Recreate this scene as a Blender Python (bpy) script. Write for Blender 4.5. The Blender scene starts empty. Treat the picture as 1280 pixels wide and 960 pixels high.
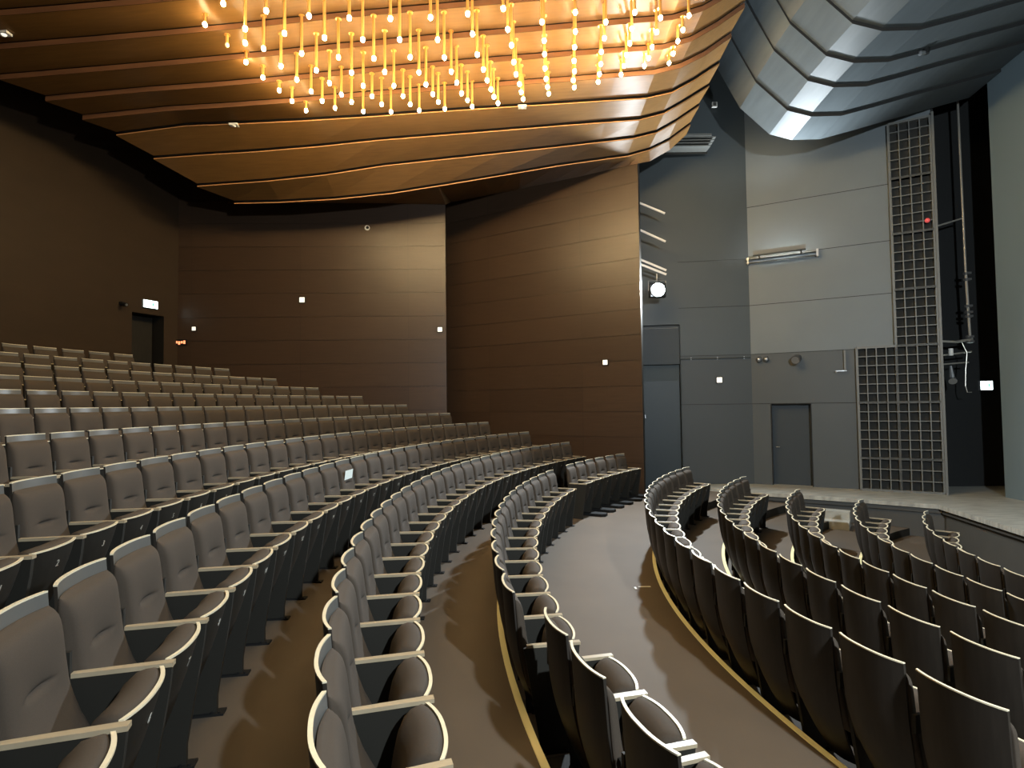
import bpy, math, random
from mathutils import Vector, Matrix
random.seed(7)
PI = math.pi
SC = bpy.context.scene
COL = SC.collection
Z0 = 3.1                       # eye height in the world; the stalls floor is near z = 0
CX, CY = 12.2783, 5.9410       # centre of the curved rows, on the hall's axis
F_PX, PITCH, ROLL = 700.861, 0.036148, 0.012659

# ------------------------------------------------------------------ camera
cam = bpy.data.cameras.new('camera')
cam.sensor_fit = 'HORIZONTAL'; cam.sensor_width = 36.0
cam.lens = F_PX/1280*36.0
cam.clip_start = 0.02; cam.clip_end = 200
camo = bpy.data.objects.new('camera', cam); COL.objects.link(camo)
cp, sp, cr, sr = math.cos(PITCH), math.sin(PITCH), math.cos(ROLL), math.sin(ROLL)
Fw = Vector((0, cp, sp)); Up = Vector((0, -sp, cp)); Rx = Vector((1, 0, 0))
R2 = Rx*cr - Up*sr; U2 = Rx*sr + Up*cr
M = Matrix(((R2.x, U2.x, -Fw.x, 0), (R2.y, U2.y, -Fw.y, 0), (R2.z, U2.z, -Fw.z, Z0), (0, 0, 0, 1)))
camo.matrix_world = M
SC.camera = camo

def project(p):
    x, y, z = p[0], p[1], p[2]-Z0
    yc = y*cp + z*sp; zc = -y*sp + z*cp
    if yc < 0.2: return None
    u = x/yc*F_PX; v = -zc/yc*F_PX
    return (640+u*cr+v*sr, 480-u*sr+v*cr)

# ------------------------------------------------------------------ materials
def mat(name, col, rough=0.6, metal=0.0, noise=None, bump=None, emit=None, spec=0.5, stretch=(1, 1, 1), coat=0.0, space='Object'):
    m = bpy.data.materials.new(name); m.use_nodes = True
    nt = m.node_tree; b = nt.nodes['Principled BSDF']
    b.inputs['Base Color'].default_value = (*col, 1); b.inputs['Roughness'].default_value = rough
    b.inputs['Metallic'].default_value = metal; b.inputs['Specular IOR Level'].default_value = spec
    if coat: b.inputs['Coat Weight'].default_value = coat; b.inputs['Coat Roughness'].default_value = 0.25
    if noise or bump:
        tc = nt.nodes.new('ShaderNodeTexCoord'); mp = nt.nodes.new('ShaderNodeMapping')
        mp.inputs['Scale'].default_value = stretch
        nt.links.new(tc.outputs[space], mp.inputs['Vector'])
    if noise:
        sc, amt = noise
        n = nt.nodes.new('ShaderNodeTexNoise'); n.inputs['Scale'].default_value = sc; n.inputs['Detail'].default_value = 5
        nt.links.new(mp.outputs[0], n.inputs['Vector'])
        r = nt.nodes.new('ShaderNodeMapRange'); r.inputs[1].default_value = 0.25; r.inputs[2].default_value = 0.75
        r.inputs[3].default_value = 1-amt; r.inputs[4].default_value = 1+amt
        nt.links.new(n.outputs['Fac'], r.inputs[0])
        mx = nt.nodes.new('ShaderNodeVectorMath'); mx.operation = 'SCALE'; mx.inputs[0].default_value = col
        nt.links.new(r.outputs[0], mx.inputs['Scale']); nt.links.new(mx.outputs[0], b.inputs['Base Color'])
    if bump:
        sc, st = bump
        n2 = nt.nodes.new('ShaderNodeTexNoise'); n2.inputs['Scale'].default_value = sc; n2.inputs['Detail'].default_value = 3
        nt.links.new(mp.outputs[0], n2.inputs['Vector'])
        bp = nt.nodes.new('ShaderNodeBump'); bp.inputs['Strength'].default_value = st; bp.inputs['Distance'].default_value = 0.01
        nt.links.new(n2.outputs['Fac'], bp.inputs['Height']); nt.links.new(bp.outputs[0], b.inputs['Normal'])
    if emit:
        b.inputs['Emission Color'].default_value = (*emit[0], 1); b.inputs['Emission Strength'].default_value = emit[1]
    return m

MT = {}
MT['fabric'] = mat('brown_grey_upholstery', (0.053, 0.040, 0.029), 0.85, noise=(220, 0.10), bump=(700, 0.12), spec=0.3)
MT['shell'] = mat('dark_stained_plywood', (0.022, 0.0175, 0.0135), 0.5, noise=(6, 0.25), stretch=(6, 6, 0.6))
MT['shell_in'] = mat('grey_laminate_with_glint', (0.11, 0.108, 0.10), 0.32)  # inner shell face: laminate tone lightened for its grazing glint
MT['pan'] = mat('dark_plywood_seat_pan', (0.016, 0.0135, 0.010), 0.55, spec=0.3, noise=(6, 0.2), stretch=(6, 6, 0.6))
MT['trim'] = mat('pale_beech_edge', (0.74, 0.66, 0.48), 0.35, noise=(30, 0.08))
MT['arm'] = mat('pale_beech_armrest', (0.37, 0.30, 0.20), 0.32, noise=(12, 0.10), stretch=(8, 1, 1))
MT['side'] = mat('dark_side_panel', (0.018, 0.0165, 0.013), 0.6, spec=0.3)
MT['metal'] = mat('brushed_grey_metal', (0.35, 0.36, 0.37), 0.35, 0.8)
MT['black'] = mat('matt_black_steel', (0.010, 0.010, 0.010), 0.65, spec=0.2)
MT['plate'] = mat('silver_number_plate', (0.5, 0.48, 0.42), 0.4, 0.3)
MT['carpet'] = mat('brown_grey_floor', (0.092, 0.070, 0.050), 0.75, noise=(1.3, 0.10), bump=(300, 0.1), spec=0.35)
MT['nosing'] = mat('brass_yellow_nosing', (1.0, 0.94, 0.55), 0.35)
MT['stage'] = mat('worn_grey_stage_boards', (0.34, 0.335, 0.30), 0.42, noise=(2.2, 0.40), stretch=(1, 6, 1))
MT['stage_front'] = mat('grey_stage_front', (0.06, 0.058, 0.052), 0.6, noise=(3, 0.06))
MT['grey_wall'] = mat('grey_painted_panel', (0.125, 0.145, 0.155), 0.55, noise=(1.0, 0.05))
MT['dark_grey_wall'] = mat('dark_grey_painted_panel', (0.042, 0.051, 0.054), 0.55, noise=(1.0, 0.05))
MT['blue_dark'] = mat('blue_black_paint', (0.020, 0.027, 0.032), 0.6)
MT['teal'] = mat('teal_grey_recess_wall', (0.026, 0.038, 0.042), 0.6)
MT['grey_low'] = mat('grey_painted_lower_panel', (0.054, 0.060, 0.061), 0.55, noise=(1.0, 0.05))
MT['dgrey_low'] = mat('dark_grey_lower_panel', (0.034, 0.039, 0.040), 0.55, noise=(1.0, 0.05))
MT['joint'] = mat('black_panel_joint', (0.01, 0.01, 0.01), 0.8)
MT['curtain'] = mat('pale_grey_fire_curtain', (0.135, 0.180, 0.205), 0.6, noise=(0.8, 0.06), stretch=(1, 1, 0.3))
MT['void'] = mat('black_offstage_paint', (0.010, 0.011, 0.011), 0.8)
MT['riser'] = mat('reddish_brown_riser', (0.14, 0.060, 0.026), 0.5, noise=(4, 0.15), stretch=(0.3, 3, 3))
MT['ceil'] = mat('brown_ash_ceiling_board', (0.155, 0.078, 0.024), 0.50, noise=(3, 0.16), stretch=(0.5, 7, 7))
MT['canopy'] = mat('grey_ash_canopy_board', (0.065, 0.075, 0.080), 0.5, noise=(2, 0.14), stretch=(4, 0.5, 4))
MT['brass'] = mat('brass_tube', (0.85, 0.50, 0.16), 0.32, 0.75)
MT['bulb'] = mat('glowing_bulb', (1, 0.8, 0.5), 0.3, emit=((1.0, 0.75, 0.38), 300.0))
MT['bulb_off'] = mat('unlit_bulb', (0.9, 0.8, 0.6), 0.3)
MT['white_lit'] = mat('lit_white_panel', (0.9, 0.88, 0.8), 0.4, emit=((1.0, 0.94, 0.78), 0.9))
MT['exit_lit'] = mat('lit_exit_face', (0.9, 0.95, 0.95), 0.4, emit=((0.80, 1.0, 0.97), 6.0))
MT['exit_green'] = mat('exit_green', (0.02, 0.30, 0.15), 0.4, emit=((0.05, 0.8, 0.4), 1.0))
MT['orange_lit'] = mat('orange_lit_window', (0.9, 0.3, 0.15), 0.4, emit=((1.0, 0.33, 0.14), 1.6))
MT['white'] = mat('white_plastic', (0.75, 0.73, 0.68), 0.5)
MT['paper'] = mat('white_paper', (0.80, 0.88, 0.85), 0.6)
MT['red'] = mat('red_plastic', (0.75, 0.10, 0.10), 0.35, emit=((1, 0.12, 0.12), 0.25))
MT['lattice'] = mat('grey_lattice_frame', (0.12, 0.12, 0.11), 0.5)
MT['lattice_back'] = mat('dark_lattice_back', (0.020, 0.020, 0.018), 0.9)
MT['pipe'] = mat('galvanised_pipe', (0.55, 0.52, 0.46), 0.35, 0.7)

def brushed(m, tangent):
    nt = m.node_tree; b = nt.nodes['Principled BSDF']
    c = nt.nodes.new('ShaderNodeCombineXYZ')
    for i in range(3): c.inputs[i].default_value = tangent[i]
    nt.links.new(c.outputs[0], b.inputs['Tangent']); b.inputs['Anisotropic'].default_value = 0.95
for k_ in ('ceil', 'canopy'): brushed(MT[k_], (0, 1, 0))

def wood_wall():
    m = bpy.data.materials.new('brown_veneer_wall_panels'); m.use_nodes = True
    nt = m.node_tree; b = nt.nodes['Principled BSDF']
    uv = nt.nodes.new('ShaderNodeUVMap')
    br = nt.nodes.new('ShaderNodeTexBrick')
    br.offset = 0.0; br.squash = 1.0
    br.inputs['Scale'].default_value = 1.0
    br.inputs['Mortar Size'].default_value = 0.006; br.inputs['Mortar Smooth'].default_value = 0.2; br.inputs['Bias'].default_value = 0
    br.inputs['Brick Width'].default_value = 2.98; br.inputs['Row Height'].default_value = 0.655
    br.inputs['Color1'].default_value = (0.042, 0.024, 0.014, 1); br.inputs['Color2'].default_value = (0.050, 0.029, 0.017, 1)
    br.inputs['Mortar'].default_value = (0.030, 0.018, 0.011, 1)
    nt.links.new(uv.outputs[0], br.inputs['Vector'])
    n = nt.nodes.new('ShaderNodeTexNoise'); n.inputs['Scale'].default_value = 3; n.inputs['Detail'].default_value = 6
    mp = nt.nodes.new('ShaderNodeMapping'); mp.inputs['Scale'].default_value = (0.6, 9, 1)
    nt.links.new(uv.outputs[0], mp.inputs[0]); nt.links.new(mp.outputs[0], n.inputs['Vector'])
    r = nt.nodes.new('ShaderNodeMapRange'); r.inputs[1].default_value = .25; r.inputs[2].default_value = .75; r.inputs[3].default_value = .88; r.inputs[4].default_value = 1.12
    nt.links.new(n.outputs['Fac'], r.inputs[0])
    mx = nt.nodes.new('ShaderNodeVectorMath'); mx.operation = 'SCALE'
    nt.links.new(br.outputs['Color'], mx.inputs[0]); nt.links.new(r.outputs[0], mx.inputs['Scale'])
    nt.links.new(mx.outputs[0], b.inputs['Base Color'])
    b.inputs['Roughness'].default_value = 0.37
    return m
MT['wood_wall'] = wood_wall()

# ------------------------------------------------------------------ mesh helpers
class MB:
    def __init__(s): s.v = []; s.f = []; s.m = []; s.uv = {}
    def quad(s, a, b, c, d, mi=0, uv=None):
        i = len(s.v); s.v += [tuple(a), tuple(b), tuple(c), tuple(d)]; s.f.append((i, i+1, i+2, i+3)); s.m.append(mi)
        if uv: s.uv[len(s.f)-1] = uv
    def grid(s, P, mi=0, flip=False, closed_u=False):
        n, m = len(P), len(P[0]); b = len(s.v)
        for r in P: s.v += [tuple(q) for q in r]
        for i in range(n if closed_u else n-1):
            for j in range(m-1):
                i2 = (i+1) % n
                q = (b+i*m+j, b+i2*m+j, b+i2*m+j+1, b+i*m+j+1)
                s.f.append(q[::-1] if flip else q); s.m.append(mi)
    def box(s, c, h, mi=0, M=None):
        b = len(s.v)
        for dx in (-1, 1):
            for dy in (-1, 1):
                for dz in (-1, 1):
                    p = Vector((c[0]+dx*h[0], c[1]+dy*h[1], c[2]+dz*h[2]))
                    if M: p = M @ p
                    s.v.append(tuple(p))
        for f in ((0, 1, 3, 2), (4, 6, 7, 5), (0, 4, 5, 1), (2, 3, 7, 6), (0, 2, 6, 4), (1, 5, 7, 3)):
            s.f.append(tuple(b+i for i in f)); s.m.append(mi)
    def prism(s, pts, z0, z1, mi=0, mi_side=None):
        b = len(s.v); n = len(pts)
        s.v += [(p[0], p[1], z0) for p in pts] + [(p[0], p[1], z1) for p in pts]
        s.f.append(tuple(range(b, b+n))[::-1]); s.m.append(mi)
        s.f.append(tuple(range(b+n, b+2*n))); s.m.append(mi)
        for i in range(n):
            j = (i+1) % n; s.f.append((b+i, b+j, b+n+j, b+n+i)); s.m.append(mi if mi_side is None else mi_side)
    def tube(s, pts, r, seg=8, mi=0, cap=True):
        pts = [Vector(p) for p in pts]; rs = r if isinstance(r, (list, tuple)) else [r]*len(pts)
        b = len(s.v); prev = None
        for i, p in enumerate(pts):
            t = (pts[min(i+1, len(pts)-1)]-pts[max(i-1, 0)]).normalized()
            if prev is None:
                a = Vector((0, 0, 1)) if abs(t.z) < 0.9 else Vector((1, 0, 0)); n1 = t.cross(a).normalized()
            else: n1 = (prev - t*prev.dot(t)).normalized()
            prev = n1; n2 = t.cross(n1)
            for k in range(seg):
                an = 2*PI*k/seg; s.v.append(tuple(p + n1*(math.cos(an)*rs[i]) + n2*(math.sin(an)*rs[i])))
        for i in range(len(pts)-1):
            for k in range(seg):
                k2 = (k+1) % seg; s.f.append((b+i*seg+k, b+i*seg+k2, b+(i+1)*seg+k2, b+(i+1)*seg+k)); s.m.append(mi)
        if cap:
            s.f.append(tuple(b+k for k in range(seg))[::-1]); s.m.append(mi)
            e = b+(len(pts)-1)*seg; s.f.append(tuple(e+k for k in range(seg))); s.m.append(mi)
    def mesh(s, name, mats, smooth=False, weld=False):
        me = bpy.data.meshes.new(name); me.from_pydata(s.v, [], s.f)
        for mm in mats: me.materials.append(mm)
        me.polygons.foreach_set('material_index', s.m)
        if s.uv:
            ul = me.uv_layers.new(name='UVMap')
            for fi, uvs in s.uv.items():
                p = me.polygons[fi]
                for li, uvv in zip(p.loop_indices, uvs): ul.data[li].uv = uvv
        if weld:
            import bmesh
            bm = bmesh.new(); bm.from_mesh(me); bmesh.ops.remove_doubles(bm, verts=bm.verts, dist=1e-5)
            bmesh.ops.recalc_face_normals(bm, faces=bm.faces); bm.to_mesh(me); bm.free()
        if smooth: me.shade_smooth()
        me.update(); return me

def link(name, me, parent=None, loc=(0, 0, 0), rz=0):
    o = bpy.data.objects.new(name, me); COL.objects.link(o)
    o.location = loc; o.rotation_euler = (0, 0, rz)
    if parent: o.parent = parent
    return o
def build(mb, name, mats, parent=None, smooth=False, **k):
    if not isinstance(mats, (list, tuple)): mats = [mats]
    return link(name, mb.mesh(name, mats, smooth, weld=smooth), parent, **k)
def tag(o, label, cat, group=None):
    o['label'] = label; o['category'] = cat
    if group: o['group'] = group
    return o
def struct(o): o['kind'] = 'structure'; return o
def empty(name, loc=(0, 0, 0), rz=0):
    o = bpy.data.objects.new(name, None); COL.objects.link(o); o.location = loc; o.rotation_euler = (0, 0, rz)
    o.empty_display_size = 0.1; return o
def bevel(o, w=0.004, seg=2):
    m = o.modifiers.new('bevel', 'BEVEL'); m.width = w; m.segments = seg; m.limit_method = 'ANGLE'; return o

# ------------------------------------------------------------------ hall plan
W1A, W1B = (-1.82, 15.60), (-9.40, 15.376)
W2A, W2B = (3.30, 14.20), (-2.20, 17.505)
AA, AB = (4.69, 15.60), (6.55, 15.31)
BB = (10.23, 13.28)
def ywall(x):
    def on(p, q): return p[1]+(q[1]-p[1])*(x-p[0])/(q[0]-p[0])
    if x < -1.82: return on(W1B, W1A)
    if x < 3.30: return on(W2B, W2A)
    if x < 4.69: return 15.7
    if x < 6.55: return on(AA, AB)
    return on(AB, BB)
def mir(p): return (p[0], 2*CY-p[1])

# rows: name, radius of the shell tops, z of tops, angular phase, angular end, index of the first joint
HC = 1.045
ROWS = {
 'R5': (6.441, -2.047, 0.1449, 0.760), 'R4': (7.432, -1.921, -0.0416, 0.736), 'R3': (8.451, -1.768, -0.1368, 0.685),
 'R2': (9.506, -1.600, -0.2637, 0.695), 'R1': (10.585, -1.422, -0.3242, 0.654), 'A': (12.475, -1.258, -0.0530, 0.397),
 'B': (13.539, -0.957, -0.2994, 0.640), 'C': (14.604, -0.712, -0.2886, 0.624), 'D': (15.632, -0.458, -0.1245, 0.600),
 'E': (16.592, -0.215, -0.0458, 0.575), 'F': (17.495, 0.021, 0.0078, 0.534), 'G': (18.358, 0.254, 0.0541, 0.493),
 'H': (19.195, 0.482, 0.0961, 0.456), 'I': (20.016, 0.718, 0.1348, 0.425), 'J': (20.832, 0.959, 0.1671, 0.391),
 'K': (21.65, 1.195, 0.1800, 0.3042)}
ORDER = ['R5', 'R4', 'R3', 'R2', 'R1', 'A', 'B', 'C', 'D', 'E', 'F', 'G', 'H', 'I', 'J', 'K']
ROWNAME = {'R5': 'the fifth row below the cross aisle', 'R4': 'the fourth row below the cross aisle', 'R3': 'the third row below the cross aisle',
 'R2': 'the second row below the cross aisle', 'R1': 'the first row below the cross aisle', 'A': 'the row bordering the cross aisle',
 'B': 'the second row above the cross aisle', 'C': 'the third row above the cross aisle', 'D': 'the fourth row above the cross aisle',
 'E': 'the fifth row above the cross aisle', 'F': 'the sixth row above the cross aisle', 'G': 'the fifth row from the back',
 'H': 'the fourth row from the back', 'I': 'the third row from the back', 'J': 'the second row from the back', 'K': 'the back row'}
GRPNAME = {r: 'theatre seats in '+ROWNAME[r][4:] for r in ORDER}
def fl(r): return ROWS[r][1]-HC+Z0
def pol(R, a, z=0.0): return (CX-R*math.cos(a), CY+R*math.sin(a), z)

def amax(R):
    a = 0.2
    while a < 1.45:
        x, y, _ = pol(R, a)
        if y > ywall(x)-0.02: return a
        a += 0.002
    return a

# ------------------------------------------------------------------ floor platforms
STAGE_Z = -2.24+Z0
def platform(r, Ri, Ro, z, zlow):
    """one curved step of the raked floor between two radii, its riser facing the stage"""
    a1, a2 = amax(Ri), amax(Ro); N = 60
    mb = MB(); inner = []; outer = []
    for i in range(N+1):
        u = -1+2*i/N
        inner.append(pol(Ri, a1*u, z)); outer.append(pol(Ro, a2*u, z))
    mb.grid([inner, outer], 0, flip=True)
    mb.grid([[(p[0], p[1], zlow) for p in inner], inner], 1, flip=True)
    return mb
sill = 0
for i, r in enumerate(ORDER):
    R = ROWS[r][0]; z = fl(r)
    Ro = R-0.055 if r != 'K' else 23.45
    if r == 'A': Ro = 12.424
    if r == 'R1': Ro = 10.486
    Ri = (ROWS[ORDER[i-1]][0]-0.055) if i else 4.2
    if r == 'A': Ri = 10.486
    if r == 'B': Ri = 12.424
    zl = (fl(ORDER[i-1]) if i else -0.05) - 0.02
    mb = platform(r, Ri, Ro, z, zl)
    o = build(mb, 'floor', [MT['carpet'], MT['side']]); struct(o)
    if i:
        # nosing strip on the edge
        a1 = amax(Ri)-0.01 if r in 'BCDEFGHIJK' else ROWS[ORDER[i-1]][3]-0.02; N = 70; sec = []
        prof = [(-0.012, -0.03), (-0.012, 0.004), (0.034, 0.006), (0.036, 0.0)]
        for k in range(N+1):
            a = a1*(-1+2*k/N); sec.append([pol(Ri+d, a, z+h) for d, h in prof])
        n = MB(); n.grid(sec, 0)
        o = build(n, 'trim_%d' % i, MT['nosing']); struct(o)

# ------------------------------------------------------------------ walls
def wall_strip(name, p, q, z0, z1, m, shingle=0.0, thick=0.15, back=1, uvoff=(0, 0), rowh=0.655, zref=None):
    """vertical wall between two plan points; visible face on the hall side"""
    mb = MB(); P = Vector((p[0], p[1], 0)); Q = Vector((q[0], q[1], 0)); t = (Q-P).normalized(); L = (Q-P).length
    n = Vector((-t.y, t.x, 0))*back            # points away from the hall
    if shingle:
        z = zref
        while z > z0: z -= rowh
        while z < z1:
            za, zb = max(z, z0), min(z+rowh, z1)
            a = P - n*shingle; b = Q - n*shingle
            mb.quad((a.x, a.y, za), (b.x, b.y, za), (Q.x, Q.y, zb), (P.x, P.y, zb), 0,
                    [(uvoff[0], za-zref), (uvoff[0]+L, za-zref), (uvoff[0]+L, zb-zref), (uvoff[0], zb-zref)])
            mb.quad((P.x, P.y, za), (Q.x, Q.y, za), (b.x, b.y, za), (a.x, a.y, za), 0, [(0, 0)]*4)
            z += rowh
    else:
        mb.quad((P.x, P.y, z0), (Q.x, Q.y, z0), (Q.x, Q.y, z1), (P.x, P.y, z1), 0, [(uvoff[0], z0), (uvoff[0]+L, z0), (uvoff[0]+L, z1), (uvoff[0], z1)])
    P2 = P+n*thick; Q2 = Q+n*thick
    mb.quad((P2.x, P2.y, z0), (P2.x, P2.y, z1), (Q2.x, Q2.y, z1), (Q2.x, Q2.y, z0), 0, [(0, 0)]*4)
    for a, b in ((P, P2), (Q, Q2)):
        mb.quad((a.x, a.y, z0), (b.x, b.y, z0), (b.x, b.y, z1), (a.x, a.y, z1), 1, [(0, 0)]*4)
    mb.quad((P.x, P.y, z1), (Q.x, Q.y, z1), (Q2.x, Q2.y, z1), (P2.x, P2.y, z1), 0, [(0, 0)]*4)
    return struct(build(mb, name, [m, MT['pan'] if shingle else m]))
ZR = 4.168+0.02
wall_strip('wall_left', W2A, W2B, -0.2, 12.95, MT['wood_wall'], 0.010, uvoff=(-1.64+2.98*3, 0), zref=ZR, back=-1, thick=0.12)
wall_strip('wall_left', W1A, W1B, -0.2, 12.95, MT['wood_wall'], 0.010, uvoff=(-1.05+2.98*3, 0), zref=ZR+0.1, back=-1, thick=0.12)
# the opposite, mirrored side of the hall
for p, q, z1 in ((W2A, W2B, 12.95), (W1A, W1B, 12.95)):
    wall_strip('wall_right', mir(p), mir(q), -0.2, z1, MT['wood_wall'], 0.010, uvoff=(7.3, 0), zref=ZR, back=1, thick=0.12)

# curved back wall with the door opening
RB = 23.45
a_d1 = math.atan2(14.214-CY, CX+9.664); a_d2 = math.atan2(15.015-CY, CX+9.345)
mb = MB(); top = 12.95; zk = fl('K')
aw = math.asin((15.37-CY)/RB)+0.004
def arcwall(a0, a1, z0, z1, n):
    rows_ = []
    for i in range(n+1):
        a = a0+(a1-a0)*i/n; rows_.append([pol(RB, a, z0), pol(RB, a, z1)])
    mb.grid(rows_, 0)
arcwall(-aw, a_d1, zk-0.1, top, 46); arcwall(a_d1, a_d2, 5.58, top, 2); arcwall(a_d2, aw, zk-0.1, top, 2)
struct(build(mb, 'wall_back', mat('brown_back_wall', (0.030, 0.017, 0.008), 0.55, spec=0.3, noise=(1.2, 0.10), stretch=(1, 1, 3))))
# door recess
mb = MB()
for a in (a_d1, a_d2): mb.quad(pol(RB, a, zk), pol(RB+0.5, a, zk), pol(RB+0.5, a, 5.58), pol(RB, a, 5.58))
mb.quad(pol(RB, a_d1, 5.58), pol(RB, a_d2, 5.58), pol(RB+0.5, a_d2, 5.58), pol(RB+0.5, a_d1, 5.58))
mb.quad(pol(RB, a_d1, zk+0.003), pol(RB, a_d2, zk+0.003), pol(RB+0.5, a_d2, zk+0.003), pol(RB+0.5, a_d1, zk+0.003))
struct(build(mb, 'trim_20', MT['pan']))
dr = empty('door_1'); struct(dr)
mb = MB(); e = 0.0015
mb.grid([[pol(RB+0.42, a_d1+e, zk+0.02), pol(RB+0.42, a_d1+e, 5.56)], [pol(RB+0.42, a_d2-e, zk+0.02), pol(RB+0.42, a_d2-e, 5.56)]])
mb.grid([[pol(RB+0.46, a_d1+e, zk+0.02), pol(RB+0.46, a_d1+e, 5.56)], [pol(RB+0.46, a_d2-e, zk+0.02), pol(RB+0.46, a_d2-e, 5.56)]])
build(mb, 'door_leaf', MT['pan'], dr)
mb = MB(); a = a_d1+0.006
mb.tube([pol(RB+0.42, a, zk+1.0), pol(RB+0.36, a, zk+1.0), pol(RB+0.36, a+0.005, zk+1.0)], 0.01, 6)
build(mb, 'door_handle', MT['metal'], dr)

# stage-side walls: planes A and B with thin dark joints
def t_on(p, q, s):
    L = math.hypot(q[0]-p[0], q[1]-p[1]); return (p[0]+(q[0]-p[0])*s/L, p[1]+(q[1]-p[1])*s/L)
DOOR_S0, DOOR_S1, DOOR_Z = 0.47, 1.395, -0.085+Z0
ZLO, ZHI = STAGE_Z-0.02, 12.95
wall_strip('wall_front', AA, AB, 4.38, ZHI, MT['dark_grey_wall'], back=1)
wall_strip('wall_front', AA, AB, ZLO-1.1, 4.38, MT['dgrey_low'], back=1)
wall_strip('wall_front', AB, BB, 4.38, ZHI, MT['grey_wall'], back=1)
wall_strip('wall_front', AB, t_on(AB, BB, DOOR_S0), ZLO, 4.38, MT['grey_low'], back=1)
wall_strip('wall_front', t_on(AB, BB, DOOR_S0), t_on(AB, BB, DOOR_S1), DOOR_Z, 4.38, MT['grey_low'], back=1)
wall_strip('wall_front', t_on(AB, BB, DOOR_S1), BB, ZLO, 4.38, MT['grey_low'], back=1)
wall_strip('wall_front', mir(AA), mir(AB), ZLO-1.1, ZHI, MT['dark_grey_wall'], back=-1)
wall_strip('wall_front', mir(AB), mir(BB), ZLO, ZHI, MT['grey_wall'], back=-1)
tB = Vector((BB[0]-AB[0], BB[1]-AB[1], 0)).normalized(); nB = Vector((-tB.y, tB.x, 0))
if nB.y > 0: nB = -nB          # towards the hall
tA = Vector((AB[0]-AA[0], AB[1]-AA[1], 0)).normalized(); nA = Vector((tA.y, -tA.x, 0))
if nA.y > 0: nA = -nA
tW1 = Vector((W1A[0]-W1B[0], W1A[1]-W1B[1], 0)).normalized(); nW1 = Vector((tW1.y, -tW1.x, 0))
tW2 = Vector((W2A[0]-W2B[0], W2A[1]-W2B[1], 0)).normalized(); nW2 = Vector((tW2.y, -tW2.x, 0))
def frame(origin, t, n, s, z):
    """matrix whose x runs along the wall, y out of it into the hall, z up"""
    return Matrix(((t.x, n.x, 0, origin[0]+t.x*s), (t.y, n.y, 0, origin[1]+t.y*s), (0, 0, 1, z), (0, 0, 0, 1)))
mb = MB()
for z in (8.443, 7.03, 5.723, 4.38, 3.03):
    mb.box((2.1, 0.001, 0), (2.1, 0.003, 0.007), 0, frame(AB, tB, nB, 0, z))
for z in (7.02, 5.723, 4.38, 3.03):
    mb.box((0.94, 0.001, 0), (0.94, 0.003, 0.006), 0, frame(AA, tA, nA, 0, z))
mb.box((0, 0.001, 3.9), (0.006, 0.003, 0.0), 0, frame(AB, tB, nB, 0, 0))
struct(build(mb, 'trim_21', MT['joint']))
# stage door, set back in its opening
dr = empty('door_2'); struct(dr)
mb = MB(); Fm = frame(AB, tB, nB, DOOR_S0, STAGE_Z)
Wd = DOOR_S1-DOOR_S0; Hd = DOOR_Z-STAGE_Z
mb.box((Wd/2, -0.22, Hd/2), (Wd/2, 0.02, Hd/2), 0, Fm); build(mb, 'door_leaf', MT['blue_dark'], dr)
mb = MB(); mb.box((-0.012, -0.1, Hd/2), (0.012, 0.11, Hd/2), 0, Fm); mb.box((Wd+0.012, -0.1, Hd/2), (0.012, 0.11, Hd/2), 0, Fm); mb.box((Wd/2, -0.1, Hd+0.01), (Wd/2, 0.11, 0.012), 0, Fm)
build(mb, 'door_frame', MT['joint'], dr)
mb = MB(); mb.tube([Fm @ Vector((0.08, -0.19, 1.0)), Fm @ Vector((0.08, -0.15, 1.0)), Fm @ Vector((0.17, -0.15, 1.0))], 0.01, 6); build(mb, 'door_handle', MT['metal'], dr)

# recess behind the end of the brown wall: a dark slot with a raised box over a doorway
AX = t_on(AA, AB, -1.52)
wall_strip('wall_front', AX, AA, 5.27, ZHI, MT['dark_grey_wall'], back=1)
def A_at(s, d): 
    p = t_on(AA, AB, s); return (p[0]-nA.x*d, p[1]-nA.y*d)
wall_strip('wall_front', A_at(-1.52, 0.15), A_at(0.0, 0.15), -0.3, 5.27, MT['teal'], back=1)
wall_strip('wall_front', A_at(0.0, 0.15), AA, -0.3, 5.27, MT['dark_grey_wall'], back=1, thick=0.03)
FA = frame(AA, tA, nA, -1.52, 0)
bx = empty('lighting_balcony'); 
def apart(mb, name, m, par): return build(mb, name, m, par)
mb = MB(); mb.box((0.76, -0.05, 4.70), (0.755, 0.03, 0.54), 0, FA); mb.box((0.76, -0.09, 4.18), (0.755, 0.05, 0.02), 0, FA); apart(mb, 'parapet', MT['blue_dark'], bx)
mb = MB(); mb.tube([FA @ Vector((0.37, -0.03, 5.18)), FA @ Vector((1.49, -0.03, 5.18))], 0.012, 8); apart(mb, 'rail', MT['metal'], bx)
tag(bx, 'dark blue boxed lighting balcony beside the brown wall, below the floodlight', 'balcony')
dr = empty('door_3'); struct(dr)
mb = MB(); mb.box((0.76, -0.13, 2.15), (0.74, 0.015, 1.55), 0, FA); build(mb, 'door_leaf', mat('dark_teal_door', (0.012, 0.020, 0.024), 0.5), dr)
mb = MB(); mb.tube([FA @ Vector((0.55, -0.115, 2.75)), FA @ Vector((0.55, -0.06, 2.75)), FA @ Vector((0.55, -0.06, 2.66))], 0.015, 6); build(mb, 'door_handle', MT['metal'], dr)

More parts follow.
